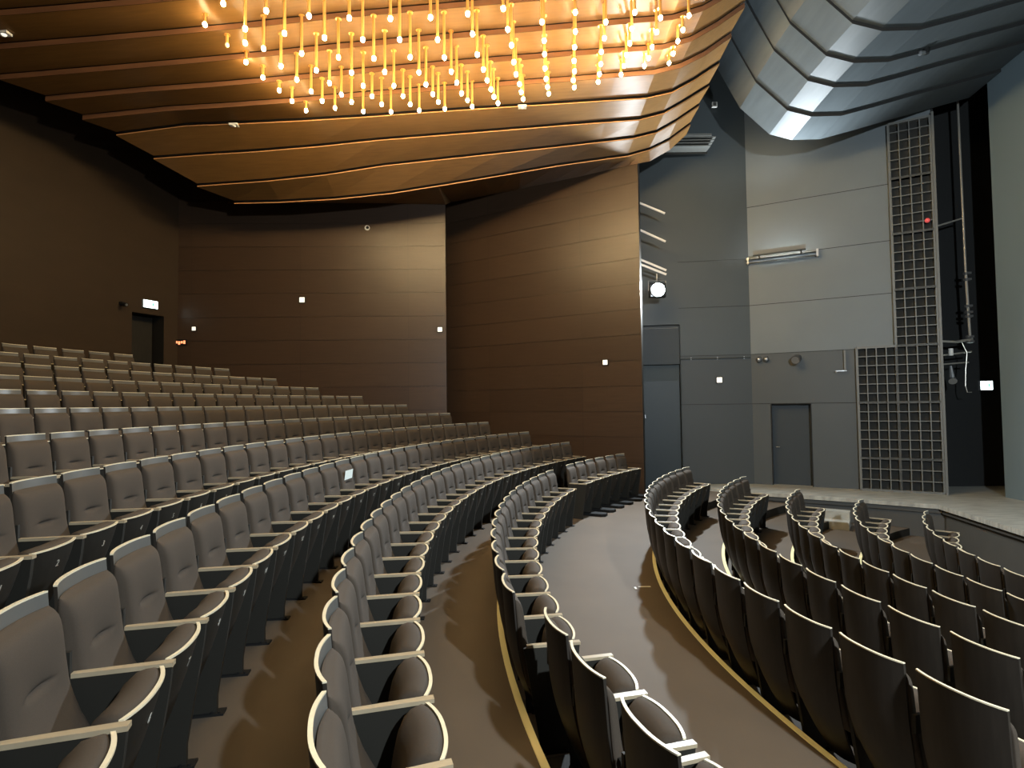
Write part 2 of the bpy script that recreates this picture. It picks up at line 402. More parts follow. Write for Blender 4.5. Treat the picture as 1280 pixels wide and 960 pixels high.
# ------------------------------------------------------------------ stage
SF = [(3.9, 15.35), (6.24, 13.78), (7.91, 12.74), (8.99, 11.96), (8.57, 9.5), (8.42, CY)]
SFm = SF + [mir(p) for p in SF[-2::-1]]
def off(pts, d):
    out = []
    for i, p in enumerate(pts):
        a = Vector(pts[max(i-1, 0)]); b = Vector(pts[min(i+1, len(pts)-1)]); t = (b-a).normalized(); n = Vector((t.y, -t.x))
        out.append((p[0]+n.x*d, p[1]+n.y*d))
    return out
st = empty('stage', (8.6, CY, 0)); struct(st)
def stpart(mb, name, m):
    o = build(mb, name, m, st); o.location = (-8.6, -CY, 0); return o
poly = SFm + [(16, mir(SF[0])[1]), (16, SF[0][1])]
mb = MB(); mb.prism(poly[::-1], STAGE_Z-0.09, STAGE_Z); stpart(mb, 'stage_floor', MT['stage'])
inn = off(SFm, -0.07)
if abs(inn[5][0]-8.42) and inn[5][0] < 8.42: inn = off(SFm, 0.07)
inn2 = off(SFm, 0.14 if inn == off(SFm, 0.07) else -0.14)
mb = MB(); mb.grid([[(p[0], p[1], STAGE_Z-0.19) for p in inn], [(p[0], p[1], STAGE_Z-0.09) for p in inn]]); stpart(mb, 'lip_band', MT['stage_front'])
mb = MB(); mb.grid([[(p[0], p[1], -0.2) for p in inn2], [(p[0], p[1], STAGE_Z-0.12) for p in inn2]])
stpart(mb, 'stage_front_wall', MT['stage_front'])
mb = MB(); mb.grid([[(p[0], p[1], STAGE_Z-0.19) for p in inn], [(p[0], p[1], STAGE_Z-0.19) for p in inn2]]); stpart(mb, 'lip_underside', MT['stage_front'])
# lowest floor in front of the stage
mb = MB(); pts = [(CX-4.3, CY-6.5), (16, CY-9.6), (16, CY+9.6), (CX-4.3, CY+6.5)]
mb.prism(pts, -0.12, fl('R5')-0.004); struct(build(mb, 'floor', MT['carpet']))

# black offstage zone and the fire curtain
wall_strip('wall_front', BB, (10.6, 14.4), ZLO, ZHI, MT['void'], back=1, thick=0.05)
wall_strip('wall_front', (10.6, 14.4), (13.6, 14.4), ZLO, ZHI, MT['void'], back=1)
wall_strip('wall_front', (13.6, 14.4), (13.6, 12.74), ZLO, ZHI, MT['void'], back=1)
fc = MB(); fc.box((11.14, CY, STAGE_Z+5.4), (0.04, 12.74-CY, 5.4)); 
o = struct(build(fc, 'wall_front', MT['curtain']))

# ------------------------------------------------------------------ main ceiling: stepped boards running towards the stage
KX = [-9.6, -8, -7, -5, -3, -0.9, 1.28, 3.0, 3.55, 4.05, 4.6]
L = {8: [5.35, 5.35, 5.35, 5.35, 5.30, 5.46, 5.86, 6.18, 6.31, 6.56, 6.90],
     7: [5.10, 5.10, 5.13, 5.15, 5.33, 5.64, 5.99, 6.21, 6.36, 6.60, 7.00],
     6: [5.25, 5.28, 5.34, 5.46, 5.75, 5.95, 6.16, 6.34, 6.47, 6.75, 7.12],
     5: [5.60, 5.70, 5.76, 5.86, 6.05, 6.19, 6.34, 6.45, 6.59, 6.87, 7.21],
     4: [5.85, 5.95, 6.10, 6.15, 6.25, 6.38, 6.49, 6.58, 6.70, 6.97, 7.33],
     3: [5.86, 5.97, 6.08, 6.18, 6.33, 6.47, 6.60, 6.72, 6.85, 7.10, 7.48],
     2: [5.90, 6.00, 6.10, 6.22, 6.40, 6.56, 6.71, 6.81, 6.96, 7.24, 7.62],
     1: [5.95, 6.03, 6.13, 6.28, 6.47, 6.64, 6.80, 6.92, 7.08, 7.36, 7.75]}
for n, d in ((0, .07), (-1, .12), (-2, .16), (-3, .19), (-4, .21), (-5, .22)): L[n] = [z+d for z in L[1]]
def YL(n): return 13.95-0.672*(7-n)
def zc(x, y):
    """underside of the ceiling boards"""
    if y < CY: y = 2*CY-y
    t = (y-YL(-5))/0.672-5; n = max(-5, min(7, math.floor(t))); f = min(max(t-n, 0), 1)
    def at(n):
        T = L[n]
        for i in range(len(KX)-1):
            if x <= KX[i+1] or i == len(KX)-2:
                u = (x-KX[i])/(KX[i+1]-KX[i]); return T[i]+(T[i+1]-T[i])*u
    rs = 0.12 if n < 3 else 0.085
    return at(n)+(at(n+1)+rs-at(n))*f+Z0
BX = {-5: -10.92, -4: -10.68, -3: -10.42, -2: -10.14, -1: -9.86, 0: -9.54, 1: -9.18, 2: -8.92, 3: -8.72, 4: -8.50, 5: -8.12, 6: -7.50, 7: -6.94, 8: -5.10}
def Zt(n, x):
    T = L[n]
    for i in range(len(KX)-1):
        if x <= KX[i+1] or i == len(KX)-2:
            u = (x-KX[i])/(KX[i+1]-KX[i]); return T[i]+(T[i+1]-T[i])*u+Z0
xs_all = [None, -7, -5.8, -4.4, -3, -1.6, -0.2, 1.28, 2.2, 3.0, 3.55, 4.05, 4.6]
mb = MB(); TH = 0.05
for side in (1, -1):
    for n in range(-5, 7):
        y0, y1 = YL(n), YL(n+1)
        rs = 0.12 if n < 3 else 0.085
        if n == -5: y0 = CY
        def Y(y): return y if side == 1 else 2*CY-y
        lo = []; hi = []; rb = []; rt = []
        for x in xs_all:
            x0 = BX[n] if x is None else max(x, BX[n]+0.01*(x+7.2)); x1 = BX[n+1] if x is None else max(x, BX[n+1]+0.01*(x+7.2))
            lo.append((x0, Y(y0), Zt(n, x0))); hi.append((x1, Y(y1), Zt(n+1, x1)+(rs if n < 7 else 0.02)))
            rb.append((x1, Y(y1), Zt(n+1, x1)+0.006)); rt.append((x1, Y(y1), Zt(n+1, x1)+rs))
        # every facet slightly apart in tone direction: flat quads
        mb.grid([lo, hi], 0, flip=(side == 1))
        if True:
            # riser: trim strip below, dark shadow gap above
            if n >= 3:
                st_ = [(p[0], p[1], p[2]+0.022) for p in rb]; mb.grid([rb, st_], 4); rb = st_
            mid = [(p[0], p[1], q[2]-(0.02 if n < 3 else 0.028)) for p, q in zip(rb, rt)]
            inn_ = [(p[0], p[1]+0.03*side, p[2]) for p in mid]; tp = [(p[0], p[1]+0.03*side, p[2]+rs) for p in mid]
            mb.grid([rb, mid], 1 if n < 3 else 0); mb.grid([mid, inn_], 2); mb.grid([inn_, [(p[0], p[1]+0.03*side, q[2]+0.02) for p, q in zip(inn_, rt)]], 2)
        mb.grid([[(p[0], p[1], p[2]+TH+0.12) for p in lo], [(p[0], p[1], p[2]+TH+0.12) for p in hi]], 2, flip=(side == -1))
        e0, e1 = lo[-1], hi[-1]
        mb.quad(e0, e1, (e1[0]+0.01, e1[1], e1[2]+TH), (e0[0]+0.01, e0[1], e0[2]+TH), 3)
EDGE = [(-7.846, 15.402, 5.674), (-6.636, 15.438, 5.694), (-5.309, 15.477, 5.692), (-3.53, 15.529, 5.676), (-1.806, 15.58, 5.639), (-1.78, 17.22, 6.311), (-0.647, 16.54, 6.251),
        (0.28, 15.985, 6.205), (1.19, 15.44, 6.175), (1.879, 15.03, 6.153), (2.61, 14.59, 6.148), (3.10, 14.30, 6.139), (3.30, 14.17, 6.131), (3.622, 14.22, 6.211), (4.145, 14.22, 6.498), (4.58, 14.22, 6.90)]
for side in (1, -1):
    lo = []; hi = []; tp_ = []
    for (x, y, z) in EDGE:
        xl = max(min(x, 4.6), -6.94)
        if x > 3.3: xl = {3.622: 3.55, 4.145: 4.05, 4.58: 4.6}[x]
        Yn = lambda v: v if side == 1 else 2*CY-v
        lo.append((xl, Yn(YL(7)), Zt(7, xl))); hi.append((x, Yn(y), z+Z0)); tp_.append((x, Yn(y), z+Z0+0.06))
    mb.grid([lo, hi], 0, flip=(side == 1)); mb.grid([hi, tp_], 0)
    mb.quad(lo[-1], hi[-1], (hi[-1][0], hi[-1][1], hi[-1][2]+TH), (lo[-1][0], lo[-1][1], lo[-1][2]+TH), 3)
struct(build(mb, 'ceiling', [MT['ceil'], MT['riser'], MT['joint'], MT['trim'], mat('orange_wood_edge', (0.42, 0.20, 0.08), 0.45)]))

# stage canopy: a barrel of flat boards
PX = [(4.9, 1.9), (5.18, 1.34), (5.55, 0.65), (6.24, 0.0), (6.77, -0.145), (7.44, -0.135), (8.2, 0.06), (9.09, 0.31), (10.2, 0.60), (11.06, 0.83)]
CL = [(13.2, 0.0), (12.32, 0.11), (11.44, 0.27), (10.75, 0.36), (9.9, 0.42), (9.1, 0.46), (8.2, 0.50), (7.3, 0.53), (CY, 0.54)]
mb = MB(); Zc = 6.38+Z0
for side in (1, -1):
    for i in range(len(CL)-1):
        (ya, oa), (yb, ob) = CL[i], CL[i+1]
        def Y(y): return y if side == 1 else 2*CY-y
        ra = [(x, Y(ya), Zc+p+oa+(0.07 if i else 0)) for x, p in PX]; rb = [(x, Y(yb), Zc+p+ob) for x, p in PX]
        mb.grid([rb, ra], 0, flip=(side == 1))
        low = [(x, Y(yb), Zc+p+ob) for x, p in PX]; hi2 = [(x, Y(yb), Zc+p+ob+0.07) for x, p in PX]
        # the shadow gap of each step
        mb.grid([low, hi2], 1)
        mb.grid([[(a, b, c+0.25) for a, b, c in rb], [(a, b, c+0.25) for a, b, c in ra]], 1, flip=(side == -1))
    e = [(x, Y(13.2), Zc+p) for x, p in PX]; mb.grid([e, [(a, b, c+0.06) for a, b, c in e]], 0)
struct(build(mb, 'ceiling', [MT['canopy'], MT['joint']]))
# outer ceiling slab and roof above, dark
mb = MB(); mb.prism([(-13, -6), (17, -6), (17, 18.5), (-13, 18.5)], 13.0, 13.2); struct(build(mb, 'ceiling', MT['void']))

# ------------------------------------------------------------------ theatre seat
def shell_y(z):                       # rear line of the shell seen from the side
    t = (1.045-z)
    return 0.075*t + 0.13*max(0, t-0.30)**2/0.3
def shell_hw(z): return 0.212 if z > 0.62 else 0.212-0.085*((0.62-z)/0.5)**1.3
def bow(u, b=0.038): return -b*(1-abs(u)**2.4)
NU, NV = 12, 12
def mk_shell():
    mb = MB(); fr = []; bk = []
    for i in range(NU+1):
        u = -1+2*i/NU; a = []; b = []
        for j in range(NV+1):
            z = 0.13+(1.043-0.13)*j/NV
            x = u*shell_hw(z); y = shell_y(z)+bow(u)
            a.append((x, y, z)); b.append((x, y+0.014, z))
        bk.append(a); fr.append(b)
    mb.grid(bk, flip=True); mb.grid([r[:10] for r in fr]); mb.grid([r[9:] for r in fr], 1)
    mb.grid([bk[0], fr[0]]); mb.grid([fr[-1], bk[-1]])
    mb.grid([[r[-1] for r in bk], [r[-1] for r in fr]]); mb.grid([[r[0] for r in fr], [r[0] for r in bk]])
    return mb
def mk_trim(zt, yf, hw, b, w=0.015, h=0.012, sgn=-1):
    mb = MB(); sec = []
    for i in range(17):
        u = -1+2*i/16; x = u*hw; y = yf+sgn*b*(1-abs(u)**2.4)
        sec.append([(x, y-w/2, zt-h), (x, y-w/2, zt), (x, y+w/2, zt), (x, y+w/2, zt-h), (x, y-w/2, zt-h)])
    mb.grid(sec)
    for s_ in (sec[0], sec[-1]): mb.quad(*s_[:4])
    return mb
CF = [(0.40, 0.262), (0.50, 0.192), (0.60, 0.138), (0.70, 0.106), (0.80, 0.092), (0.90, 0.080), (0.95, 0.066), (0.975, 0.048), (0.992, 0.018)]
def cf(z):
    if z <= CF[0][0]: return CF[0][1]
    for (a, p), (b, q) in zip(CF, CF[1:]):
        if z <= b: return p+(q-p)*(z-a)/(b-a)
    return CF[-1][1]
def mk_back():
    mb = MB(); fr = []; bk = []; N1 = 18
    ZL = [0.40, 0.42, 0.50, 0.58, 0.64, 0.69, 0.72, 0.738, 0.750, 0.757, 0.763, 0.770, 0.780, 0.80, 0.84, 0.88, 0.91, 0.935, 0.955, 0.970, 0.982, 0.990, 0.992]
    for i in range(N1+1):
        u = math.sin((-1+2*i/N1)*PI/2*0.98)/math.sin(PI/2*0.98)
        a = []; b = []
        for z in ZL:
            ed = (1-abs(u)**8)**0.5 if abs(u) < 1 else 0
            y0 = shell_y(z)+0.016+bow(u, 0.032)
            yf = cf(z)+0.006-0.012*(1-u*u)
            yf -= 0.020*math.exp(-((z-0.757)/0.008)**2)*(1/(1+math.exp((abs(u)-0.32)*26)))
            yf -= 0.012*math.exp(-((z-0.757)/0.045)**2)*math.exp(-(u/0.36)**4)
            edge = shell_y(z)+0.020
            y = edge+(yf-edge)*(0.15+0.85*ed) if z < 0.99 else y0+(yf-y0)*0.5
            if z <= 0.40: y = y0+0.02
            hw = 0.222-0.016*max(0, (z-0.93)/0.06)**2
            x = u*hw
            a.append((x, max(y, y0+0.002), z)); b.append((x, y0-0.002, z))
        fr.append(a); bk.append(b)
    mb.grid(fr); mb.grid(bk, flip=True)
    mb.grid([bk[0], fr[0]]); mb.grid([fr[-1], bk[-1]])
    mb.grid([[r[-1] for r in bk], [r[-1] for r in fr]]); mb.grid([[r[0] for r in fr], [r[0] for r in bk]])
    return mb
def pan_y(z): return 0.415-0.16*((0.70-z)/0.48)**1.25 if z < 0.70 else 0.415
def mk_pan():
    mb = MB(); a_, b_ = [], []
    for i in range(NU+1):
        u = -1+2*i/NU; a = []; b = []
        for j in range(9):
            z = 0.20+(0.700-0.20)*j/8
            hw = 0.207-0.05*((0.70-z)/0.5)**1.2
            x = u*hw; y = pan_y(z)+0.040*(1-abs(u)**2.4)
            a.append((x, y, z)); b.append((x, y-0.014, z))
        a_.append(a); b_.append(b)
    mb.grid(a_); mb.grid(b_, flip=True); mb.grid([b_[0], a_[0]]); mb.grid([a_[-1], b_[-1]])
    mb.grid([[r[-1] for r in b_], [r[-1] for r in a_]]); mb.grid([[r[0] for r in a_], [r[0] for r in b_]])
    return mb
def mk_seatpad():
    # folded-up pad: closed loop section in (y,z), narrowing to its sides
    mb = MB(); secs = []; NS = 12
    for i in range(NS+1):
        u = -1+2*i/NS; x = u*0.202; k = (1-abs(u)**6)**0.5 if abs(u) < 1 else 0.02
        k = max(k, 0.25)
        yf = lambda z: pan_y(z)-0.014+0.041*(1-abs(u)**2.4)
        sec = []
        pr = [(0, 0.702), (0.02, 0.716), (0.055, 0.722), (0.095, 0.712), (0.128, 0.680), (0.142, 0.630), (0.138, 0.56), (0.12, 0.46), (0.09, 0.36), (0.04, 0.30), (0, 0.29)]
        for d, z in pr: sec.append((x, yf(min(z, 0.70))-d*k*0.98, 0.70+(z-0.70)*(k if z > 0.70 else 1)))
        secs.append(sec)
    mb.grid(secs, flip=True)
    mb.grid([[s[0] for s in secs], [s[-1] for s in secs]], flip=False)
    for s_ in (secs[0], secs[-1]):
        b = len(mb.v); mb.v += s_; mb.f.append(tuple(range(b, b+len(s_)))); mb.m.append(0)
    return mb
def mk_arm(x):
    mb = MB(); ys = [0.085, 0.12, 0.40, 0.449]; hw = [0.013, 0.015, 0.019, 0.019]; b = len(mb.v)
    for y, w in zip(ys, hw):
        mb.v += [(x-w, y, 0.688), (x+w, y, 0.688), (x+w, y, 0.706), (x-w, y, 0.706)]
    for i in range(3):
        for k in range(4):
            k2 = (k+1) % 4; mb.f.append((b+i*4+k, b+i*4+k2, b+i*4+4+k2, b+i*4+4+k)); mb.m.append(0)
    mb.f.append((b+3, b+2, b+1, b)); mb.f.append((b+12, b+13, b+14, b+15)); mb.m += [0, 0]
    return mb
def mk_side(x):
    mb = MB(); pf = [(0.06, 0.688), (0.443, 0.688), (0.435, 0.60), (0.36, 0.10), (0.36, 0.0), (0.16, 0.0), (0.16, 0.10), (0.075, 0.62)]; n = len(pf)
    for s in (-0.014, 0.014): mb.v += [(x+s, y, z) for y, z in pf]
    mb.f += [tuple(range(n)), tuple(range(n, 2*n))[::-1]]; mb.m += [0, 0]
    for i in range(n):
        j = (i+1) % n; mb.f.append((i, i+n, j+n, j)); mb.m.append(0)
    return mb
def mk_bracket(x):
    mb = MB(); mb.box((x, 0.05, 0.74), (0.010, 0.03, 0.05)); return mb
def mk_foot(x):
    mb = MB(); mb.box((x, 0.30, 0.006), (0.035, 0.10, 0.006))
    for y in (0.375, 0.335): mb.tube([(x+0.022, y, 0.012), (x+0.022, y, 0.02)], 0.007, 6)
    return mb
def mk_plate():
    mb = MB(); mb.tube([(0, pan_y(0.60)+0.034, 0.60), (0, pan_y(0.60)+0.043, 0.60)], 0.009, 10); return mb
DIG = {}
def digit_mesh(n):
    if n not in DIG:
        cu = bpy.data.curves.new('seat_number', 'FONT'); cu.body = str(n); cu.size = 0.055; cu.extrude = 0.001; cu.align_x = 'CENTER'; cu.align_y = 'CENTER'
        t = bpy.data.objects.new('tmp', cu); me = bpy.data.meshes.new_from_object(t); bpy.data.objects.remove(t)
        me.transform(Matrix.Translation((0.0, pan_y(0.60)+0.043, 0.60)) @ Matrix.Rotation(math.radians(-17), 4, 'X') @ Matrix.Rotation(PI, 4, 'Z') @ Matrix.Rotation(PI/2, 4, 'X'))
        me.materials.clear(); me.materials.append(MT['plate']); DIG[n] = me
    return DIG[n]

def weld_mesh(mb, name, m, smooth=True, ang=None):
    me = mb.mesh(name, m if isinstance(m, list) else [m], False, weld=True)
    if smooth:
        me.shade_smooth()
        try: me.set_sharp_from_angle(angle=math.radians(ang or 45))
        except Exception: pass
    return me
HWJ = 0.2475
ME = {
 'back_shell': weld_mesh(mk_shell(), 'back_shell', [MT['shell'], MT['shell_in']]),
 'shell_edge_trim': weld_mesh(mk_trim(1.049, 0.007, 0.212, 0.038, 0.015, 0.007), 'shell_edge_trim', MT['trim']),
 'backrest_cushion': weld_mesh(mk_back(), 'backrest_cushion', MT['fabric'], ang=80),
 'seat_pan': weld_mesh(mk_pan(), 'seat_pan', MT['pan']),
 'seat_edge_trim': weld_mesh(mk_trim(0.708, 0.414, 0.205, 0.040, 0.016, 0.008, 1), 'seat_edge_trim', MT['trim']),
 'seat_cushion': weld_mesh(mk_seatpad(), 'seat_cushion', MT['fabric'], ang=80),
 'number_plate': weld_mesh(mk_plate(), 'number_plate', MT['plate'])}
for nm, x in (('L', -HWJ), ('R', HWJ), ('l', -0.238), ('r', 0.238)):
    ME['armrest'+nm] = weld_mesh(mk_arm(x), 'armrest', MT['arm'], ang=30)
    ME['side_panel'+nm] = weld_mesh(mk_side(x), 'side_panel', MT['side'], ang=30)
    ME['shell_bracket'+nm] = weld_mesh(mk_bracket(x), 'shell_bracket', MT['side'], ang=30)
    ME['foot_plate'+nm] = weld_mesh(mk_foot(x), 'foot_plate', MT['black'], ang=30)
def mk_sled():
    mb = MB(); pts = [(-0.07, -0.32), (0.07, -0.32), (0.11, -0.26), (0.11, 0.62), (0.06, 0.70), (-0.06, 0.70), (-0.11, 0.62), (-0.11, -0.26)]
    mb.prism([(x-0.238, y) for x, y in pts], 0.004, 0.055)
    return mb
ME['sled_foot'] = weld_mesh(mk_sled(), 'sled_foot', MT['black'], ang=30)
def mk_hinge():
    mb = MB(); mb.box((-0.238, -0.13, 0.058), (0.045, 0.06, 0.004))
    for sx in (-0.02, 0.02):
        for sy in (-0.16, -0.10): mb.tube([(-0.238+sx, sy, 0.062), (-0.238+sx, sy, 0.07)], 0.008, 6)
    return mb
ME['floor_bracket'] = weld_mesh(mk_hinge(), 'floor_bracket', MT['metal'], ang=30)

ORD = ['zeroth', 'first', 'second', 'third', 'fourth', 'fifth', 'sixth', 'seventh', 'eighth', 'ninth', 'tenth', 'eleventh', 'twelfth', 'thirteenth',
       'fourteenth', 'fifteenth', 'sixteenth', 'seventeenth', 'eighteenth', 'nineteenth', 'twentieth'] + ['twenty-'+w for w in
       ('first', 'second', 'third', 'fourth', 'fifth', 'sixth', 'seventh', 'eighth', 'ninth')] + ['thirtieth'] + ['thirty-'+w for w in ('first', 'second', 'third', 'fourth')]
def prototype(parts, name='theatre_seat'):
    root = empty(name)
    for p in parts:
        nm = p[:-1] if p[-1] in 'LRlr' and p not in ME or p[-1] in 'LRlr' and p[:-1] in ('armrest', 'side_panel', 'shell_bracket', 'foot_plate') else p
        link(nm, ME[p], root)
    return root
BASE = ['back_shell', 'shell_edge_trim', 'backrest_cushion', 'seat_pan', 'seat_edge_trim', 'seat_cushion', 'number_plate']
proto = prototype(BASE + ['armrestL', 'side_panelL', 'shell_bracketL', 'foot_plateL'])
proto_end = prototype(BASE + ['armrestL', 'side_panelL', 'shell_bracketL', 'foot_plateL', 'armrestR', 'side_panelR', 'foot_plateR'])
proto_mov = prototype(BASE + ['armrestl', 'side_panell', 'armrestr', 'side_panelr', 'shell_bracketl', 'sled_foot', 'floor_bracket'])
used = set()
def copy_tree(root):
    if root.name not in used:
        used.add(root.name); return root
    r = root.copy(); COL.objects.link(r)
    for ch in root.children:
        c = ch.copy(); COL.objects.link(c); c.parent = r
    return r
NCH = [0]
def place(pr, R, a, z, label, group, dr=0.0, turn=0.0):
    x, y, _ = pol(R+dr, a)
    fx, fy = math.cos(a), -math.sin(a)
    r = copy_tree(pr); r.location = (x, y, z); r.rotation_euler = (0, 0, math.atan2(fy, fx)-PI/2+turn)
    tag(r, label, 'theatre seat', group); NCH[0] += 1
    return r
def visible(R, a, z):
    ok = False
    for dz in (0.2, 1.05):
        for rr in (-0.5, 0.0):
            p = project(pol(R+rr, a, z+dz))
            if p and -70 < p[0] < 1350 and p[1] < 1010: ok = True
    return ok
for r in ORDER:
    R, zt, th, ae = ROWS[r]; z = fl(r)
    dth = 0.495/R
    n = max(1, round((ae-th)/dth)); dth = (ae-th)/n
    cnt = 0
    # indices from the far end (side wall) towards the camera; index n-1 is the end seat
    lowest = -3 if r == 'A' else -40
    for k in range(n-1, lowest-1, -1):
        a = th+(k+0.5)*dth
        if r == 'K' and k == n-1-4-0 and False: continue
        cnt += 1
        if a < -0.9: break
        if not visible(R, a, z): 
            if k < n-6: break
            continue
        lab = 'tip-up seat, %s from the side wall in %s' % (ORD[cnt], ROWNAME[r])
        if r == 'A': lab = 'fixed grey tip-up seat, %s after the sled-footed seats in the row bordering the aisle' % ORD[cnt]
        if r == 'R5': lab = 'tip-up seat, %s from the far end of the row nearest the stage' % ORD[cnt]
        if r != 'A' and r != 'R5' and cnt == 1: lab = 'end tip-up seat nearest the side wall in %s' % ROWNAME[r]
        # local +x is towards smaller angle; shared arm sits on the far side (-x)
        t_ = place(proto_end if k == n-1 or (r == 'A' and k == lowest) else proto, R, a, z, lab, GRPNAME[r])
        if r in 'CDE' and k < 14:
            for ch in t_.children:
                if ch.name.startswith('number_plate'): ch.data = digit_mesh(k+{'C': 3, 'D': 1, 'E': 1}[r]+3)
        if r == 'C' and abs(project(pol(R, a, z+0.9))[0]-437) < 14: PAPER_A = a
# seats on sled feet, far group of six and near singles
zA = fl('A')
nm = 6; a0, a1 = 0.4498, 0.7068
for i in range(nm):
    a = a1-(i+0.5)*(a1-a0)/nm
    place(proto_mov, 12.475, a, zA, 'loose seat on black sled feet, %s from the side wall beside the cross aisle' % ORD[i+1], 'seats on sled feet at the far end', turn=(0.012 if i % 2 else -0.012))
dA = 0.495/12.475
for i, k in enumerate((-4.10, -5.12, -6.33, -7.42)):
    a = -0.0530+k*dA
    place(proto_mov, 12.335, a, zA, 'loose seat on sled feet seen from behind, %s in front of the fixed seats' % ORD[i+1], 'seats on sled feet near the viewer')
print('chairs', NCH[0])

# paper sheet on a seat of row C
R_ = ROWS['C'][0]; a = PAPER_A; fx, fy = math.cos(a), -math.sin(a)
pp = empty('paper_sheet', pol(R_, a, fl('C')), math.atan2(fy, fx)-PI/2)
bpy.data.objects.remove(pp)
mb = MB(); hh = 0.075
mb.box((0, 0, 0), (0.125, 0.0012, 0.060))
pp = build(mb, 'paper_sheet', MT['paper'])
px_, py_, _ = pol(R_-0.098, a)
pp.location = (px_, py_, fl('C')+0.865); pp.rotation_euler = (math.radians(-7), 0, math.atan2(fy, fx)-PI/2)
tag(pp, 'white paper sheet on the backrest of a seat in the third row above the aisle', 'paper')

# tape marks on the aisle floor
mb = MB(); mb.box((1.625, 7.10, fl('A')+0.003), (0.075, 0.012, 0.002)); tag(build(mb, 'tape_mark', MT['white']), 'short white tape strip stuck on the cross aisle floor', 'tape')
mb = MB(); mb.box((1.50, 7.04, fl('A')+0.005), (0.012, 0.035, 0.004)); tag(build(mb, 'paper_scrap', MT['white']), 'tiny pale scrap on the aisle floor left of the tape', 'scrap')

# steps up to the stage
sm = empty('stage_steps', (6.9, 12.45, fl('R3')))
for i, (h, d) in enumerate(((0.17, 0.30), (0.34, 0.0))):
    mb = MB(); mb.box((0.0, 0.10+0.30*i, h/2), (0.42, 0.16, h/2)); build(mb, 'step', MT['stage'], sm)
sm.rotation_euler = (0, 0, math.radians(-34))
tag(sm, 'low pale wooden steps against the stage front, beyond the seat rows', 'steps')

